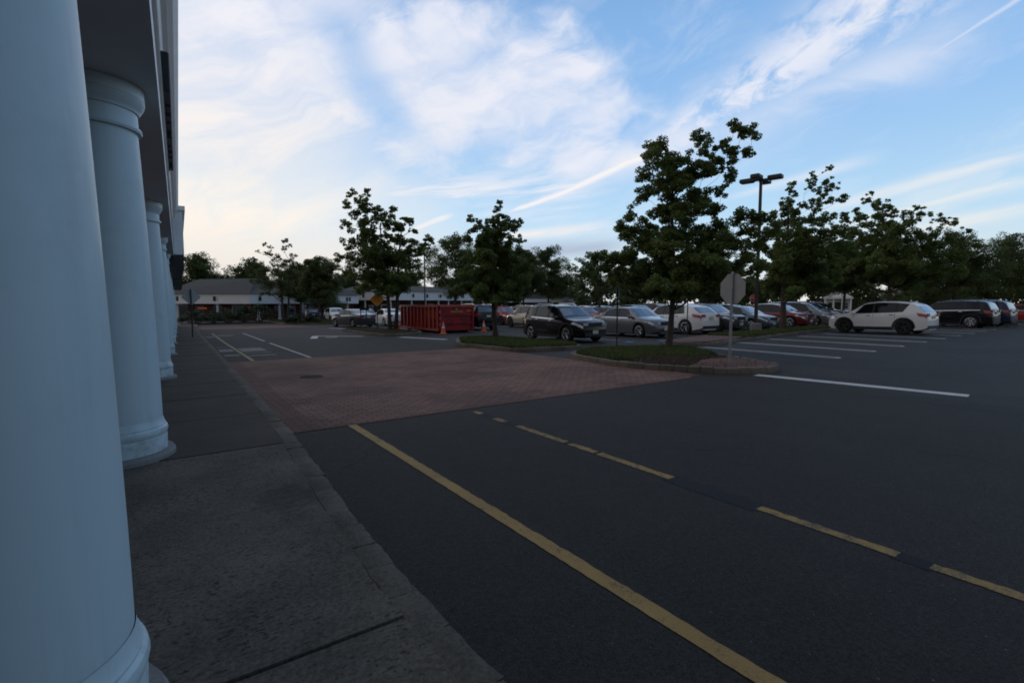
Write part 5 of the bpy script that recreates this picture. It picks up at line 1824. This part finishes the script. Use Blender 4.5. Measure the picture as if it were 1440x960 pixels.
house('small_house', 'small white porch building with a grey gable under the right trees', 1177, 92, 4.2, 6, 2.9, 1.5, MAT['house_white'], True, porch=True)
house('small_house', 'red brick house with white trimmed windows glimpsed above the white suv roof', 1256, 96, 4.6, 6, 3.4, 1.3, MAT['house_brick'], True)
house('small_house', 'low white sided house half hidden left of the brick house', 1222, 98, 4.0, 6, 2.3, 1.0, MAT['house_white'], False)
house('small_house', 'low white shop porch beyond the near black suv roof', 797, 100, 2.8, 4, 2.3, 0.5, MAT['house_white'], False, porch=True)

# ------------------------------------------------------------------ sky and light
w = bpy.data.worlds.new('World'); SC.world = w; w.use_nodes = True
X.nt = w.node_tree
nt = w.node_tree
bg = nt.nodes['Background']
SUN_EL, SUN_AZ = 5.0, -12.0            # low sun beyond the shops on the left
sky = nt.nodes.new('ShaderNodeTexSky'); sky.sky_type = 'NISHITA'; sky.sun_disc = False
sky.sun_elevation = R(SUN_EL); sky.sun_rotation = R(SUN_AZ)
sky.air_density = 1.0; sky.dust_density = 0.6; sky.ozone_density = 2.5
d = coords('Generated')
dx, dy, dz = sep(d)
A = X.math('MULTIPLY', X.math('ARCTAN2', dx, dy), 57.2958)
E_ = X.math('MULTIPLY', X.math('ARCSINE', dz), 57.2958)


def ramp(x, stops):
    n = nt.nodes.new('ShaderNodeValToRGB')
    cr = n.color_ramp
    while len(cr.elements) < len(stops): cr.elements.new(0.5)
    for e, (p, c) in zip(cr.elements, stops):
        e.position = p; e.color = (*c, 1)
    nt.links.new(x.s, n.inputs[0])
    return X(n.outputs[0])


elev = X.math('DIVIDE', E_, 90.0, clamp=True)
clear_blue = ramp(elev, [(0.0, (0.66, 0.66, 0.64)), (0.04, (0.60, 0.70, 0.75)), (0.10, (0.43, 0.64, 0.83)), (0.20, (0.28, 0.49, 0.79)), (0.30, (0.215, 0.41, 0.72)), (0.48, (0.12, 0.23, 0.42)), (1.0, (0.085, 0.15, 0.27))])
nis = nt.nodes.new('ShaderNodeMix'); nis.data_type = 'RGBA'; nis.blend_type = 'MULTIPLY'; nis.inputs[0].default_value = 1
nt.links.new(sky.outputs[0], nis.inputs[6]); nis.inputs[7].default_value = (0.10, 0.10, 0.10, 1)
base = mixc(0.88, X(nis.outputs[2]), clear_blue)

# cloud texture space: pulled out along the streak direction (streaks climb to the right)
sA = A * 0.93 + E_ * 0.36            # along
tA = E_ * 0.93 - A * 0.36            # across
warp = noise(combine(A * 0.06, E_ * 0.09, 3.0), 1.0, 3, 0.6) - 0.5
warp2 = noise(combine(A * 0.06, E_ * 0.09, 9.0), 1.0, 3, 0.6) - 0.5
wis = noise(combine(sA * 0.055 + warp * 1.2, tA * 0.20 + warp2 * 1.2, 0.0), 1.0, 6, 0.62, 0.3)         # wispy streaks
puf = noise(combine(A * 0.10 + warp * 1.5, E_ * 0.17 + warp2 * 1.5, 5.0), 1.0, 6, 0.58, 0.2)           # soft puffs
rip = noise(combine(sA * 0.36 + warp * 1.5, tA * 0.62 + warp2, 2.0), 1.0, 5, 0.62, 0.5)                              # ripples
hst = noise(combine(A * 0.05 + warp * 0.6, E_ * 0.55 - A * 0.085 + warp2 * 0.8, 7.0), 1.0, 5, 0.6, 0.2)  # flat low streaks

wob = warp * 9.0
veil = (A + wob).sstep(36, 8) * (wis.sstep(0.32, 0.62) * 0.40 + 0.62)
gap = ((A - 20.0 + (E_ - 22) * 0.55 + wob * 0.35) / 2.8).gauss(1.0) * E_.sstep(15, 19) * E_.sstep(29, 25)
gap2 = ((A - 27.0 + wob * 0.3) / 6.0).gauss(1.0) * ((E_ - 15.0 + warp2 * 3) / 2.2).gauss(1.0)
veil = veil * (1.0 - gap * 0.72) * (1.0 - gap2 * 0.45)
e1 = (A - 30.0 + (E_ - 20.0) * 0.30) / 21.0
e2 = (E_ - 21.5) / 10.0
region = (1.0 - (e1 * e1 + e2 * e2) + (puf - 0.5) * 1.6 + (wis - 0.5) * 1.1).sstep(-0.05, 0.75)
lump = (1.0 - (((A - 31.0) / 10.0) * ((A - 31.0) / 10.0) + ((E_ - 17.5) / 4.2) * ((E_ - 17.5) / 4.2)) + (puf - 0.5) * 2.6).sstep(0.1, 1.3)
mass = region * (0.46 + (puf * 0.55 + wis * 0.45).sstep(0.38, 0.62) * 0.50)
mass2 = (1.0 - (((A - 44.5) / 5.6) * ((A - 44.5) / 5.6) + ((E_ - 20.5) / 5.4) * ((E_ - 20.5) / 5.4)) + (puf - 0.5) * 2.6 + (wis - 0.5) * 1.4).sstep(0.0, 1.2)
mass = X.math('MAXIMUM', X.math('MAXIMUM', mass * (1.0 - gap * 0.6), mass2 * 0.8), lump * 0.96) * (1.0 - gap2 * 0.3)


def band(a0, e0, a1, e1_, w0, w1, tex, lo, hi, fade=3.0):
    """soft cloud streak from (a0,e0) to (a1,e1) degrees of azimuth and elevation"""
    L = math.hypot(a1 - a0, e1_ - e0); ca, sa = (a1 - a0) / L, (e1_ - e0) / L
    s = (A - a0) * ca + (E_ - e0) * sa
    t = (E_ - e0) * ca - (A - a0) * sa + warp * 1.2 + (tex - 0.5) * (w0 + w1) * 0.6
    wd = s * ((w1 - w0) / L) + w0
    q = t / wd
    m_ = X.math('POWER', 2.71828, q * q * -1.0) * s.sstep(-fade, fade) * s.sstep(L + fade, L - fade)
    return m_ * tex.sstep(lo, hi)


b1 = band(35, 9.9, 50.5, 15.4, 0.22, 0.72, wis, -0.05, 0.40, 1.5)
b1b = band(24, 7.7, 28.6, 9.4, 0.30, 0.4, wis, 0.1, 0.4, 1.2)
b2 = band(50.5, 16.6, 76, 28, 1.5, 4.2, rip * 0.6 + puf * 0.4, 0.36, 0.60, 4)
b2b = band(52, 15.4, 77, 21.3, 1.9, 2.2, puf, 0.22, 0.70, 5)
b2c = band(44, 14.5, 56, 17.0, 1.6, 2.4, puf, 0.25, 0.6, 3)
b3 = band(72.5, 19.4, 81, 23.3, 0.12, 0.22, wis, 0.0, 0.25, 1.2)
b4 = band(66, 8.9, 82, 11.9, 0.40, 0.95, hst, 0.30, 0.66, 4)
b5 = band(66, 7.0, 82, 9.8, 0.55, 0.7, hst, 0.30, 0.66, 4)
b6 = band(71, 6.2, 82, 7.6, 0.6, 0.5, hst, 0.25, 0.6, 3)
b7 = band(58, 10.6, 69, 12.6, 0.35, 0.6, hst, 0.3, 0.6, 3)
b8 = band(33, 7.2, 46, 8.2, 0.5, 0.8, hst, 0.2, 0.55, 3)
b9 = band(20, 11.8, 45, 13.0, 1.3, 2.6, hst, 0.36, 0.62, 5)
b10 = band(26, 9.6, 44, 10.6, 0.8, 1.4, hst, 0.33, 0.62, 4)
rest = (puf * 0.6 + wis * 0.4).sstep(0.50, 0.74) * X.math('MAXIMUM', A.sstep(88, 100), A.sstep(-5, -25)) * E_.sstep(2, 8)
high = (puf * 0.5 + wis * 0.5).sstep(0.45, 0.70) * E_.sstep(30, 38) * 0.6
faint = wis.sstep(0.47, 0.75) * 0.33 * E_.sstep(1, 6)
cl = faint
for q, k in ((veil, 1.0), (mass, 1.0), (b1, .95), (b1b, .9), (b2, 0.88), (b2b, 0.62), (b2c, 0.8), (b3, .5), (b4, .62), (b5, .66), (b6, .6), (b7, .5), (b8, .85), (b9, .85), (b10, .65), (rest, .7), (high, 1.0)):
    cl = X.math('MAXIMUM', cl, q * k)
low_haze = E_.sstep(4.5, -0.5) * 0.55
cl = X.math('MAXIMUM', cl, low_haze)
# cloud colour: cream low on the left, cool white above, peach low on the right
ccol = mixc(A.sstep(44, 8) * E_.sstep(30, 5), (0.69, 0.70, 0.77), (0.82, 0.75, 0.67))
ccol = mixc(A.sstep(55, 75) * E_.sstep(15, 9), ccol, (0.78, 0.74, 0.68))
ccol = mixc(b1 * 0.8, ccol, (0.80, 0.76, 0.74))
ccol = mixc(b8 * 0.6, ccol, (0.80, 0.73, 0.66))
# blue grey bank low in the middle
bank = band(34, 5.3, 47, 6.2, 1.0, 0.9, hst, 0.1, 0.5, 3)
full = mixc(cl.clamp(), base, ccol)
full = mixc(bank * 0.75, full, (0.33, 0.38, 0.50))
full = mixc(A.sstep(40, 15) * E_.sstep(9, 0) * 0.5, full, (0.56, 0.53, 0.52))
full = mixc(E_.sstep(0.0, -3.0), full, (0.05, 0.05, 0.05))
# the sky grows dimmer away from the sunset
away = (X.math('COSINE', (A - 42.0) * 0.0174533) * X.math('COSINE', E_ * 0.0174533)).sstep(0.30, -0.60) * 0.66
full = mixc(away, full, (0.012, 0.016, 0.024))
nt.links.new(full.s, bg.inputs['Color'])
bg.inputs['Strength'].default_value = 1.0

sl = bpy.data.lights.new('sun', 'SUN'); sl.energy = 0.10; sl.angle = R(12); sl.color = (1.0, 0.82, 0.66)
so_ = bpy.data.objects.new('sun', sl); COL.objects.link(so_)
sd = Vector((math.sin(R(SUN_AZ)) * math.cos(R(SUN_EL)), math.cos(R(SUN_AZ)) * math.cos(R(SUN_EL)), math.sin(R(SUN_EL))))
so_.rotation_euler = (-sd).to_track_quat('-Z', 'Y').to_euler()
so_.location = (0, 0, 30)

# ------------------------------------------------------------------ camera
cam = bpy.data.cameras.new('camera'); co_ = bpy.data.objects.new('camera', cam); COL.objects.link(co_)
cam.sensor_width = 36.0; cam.lens = 715.0 / 1440.0 * 36.0
cam.clip_start = 0.05; cam.clip_end = 2000
co_.location = (0, 0, CAM_H)
co_.rotation_euler = (R(90 - 4.3987), 0, -R(35.207))
SC.camera = co_
SC.view_settings.view_transform = 'Standard'; SC.view_settings.look = 'None'
SC.view_settings.exposure = 0.30; SC.view_settings.gamma = 1.0
SC.view_settings.use_curve_mapping = False
SC.render.engine = 'CYCLES'
SC.cycles.filter_width = 1.8
SC.cycles.max_bounces = 4
w.cycles.sampling_method = 'MANUAL'; w.cycles.sample_map_resolution = 512
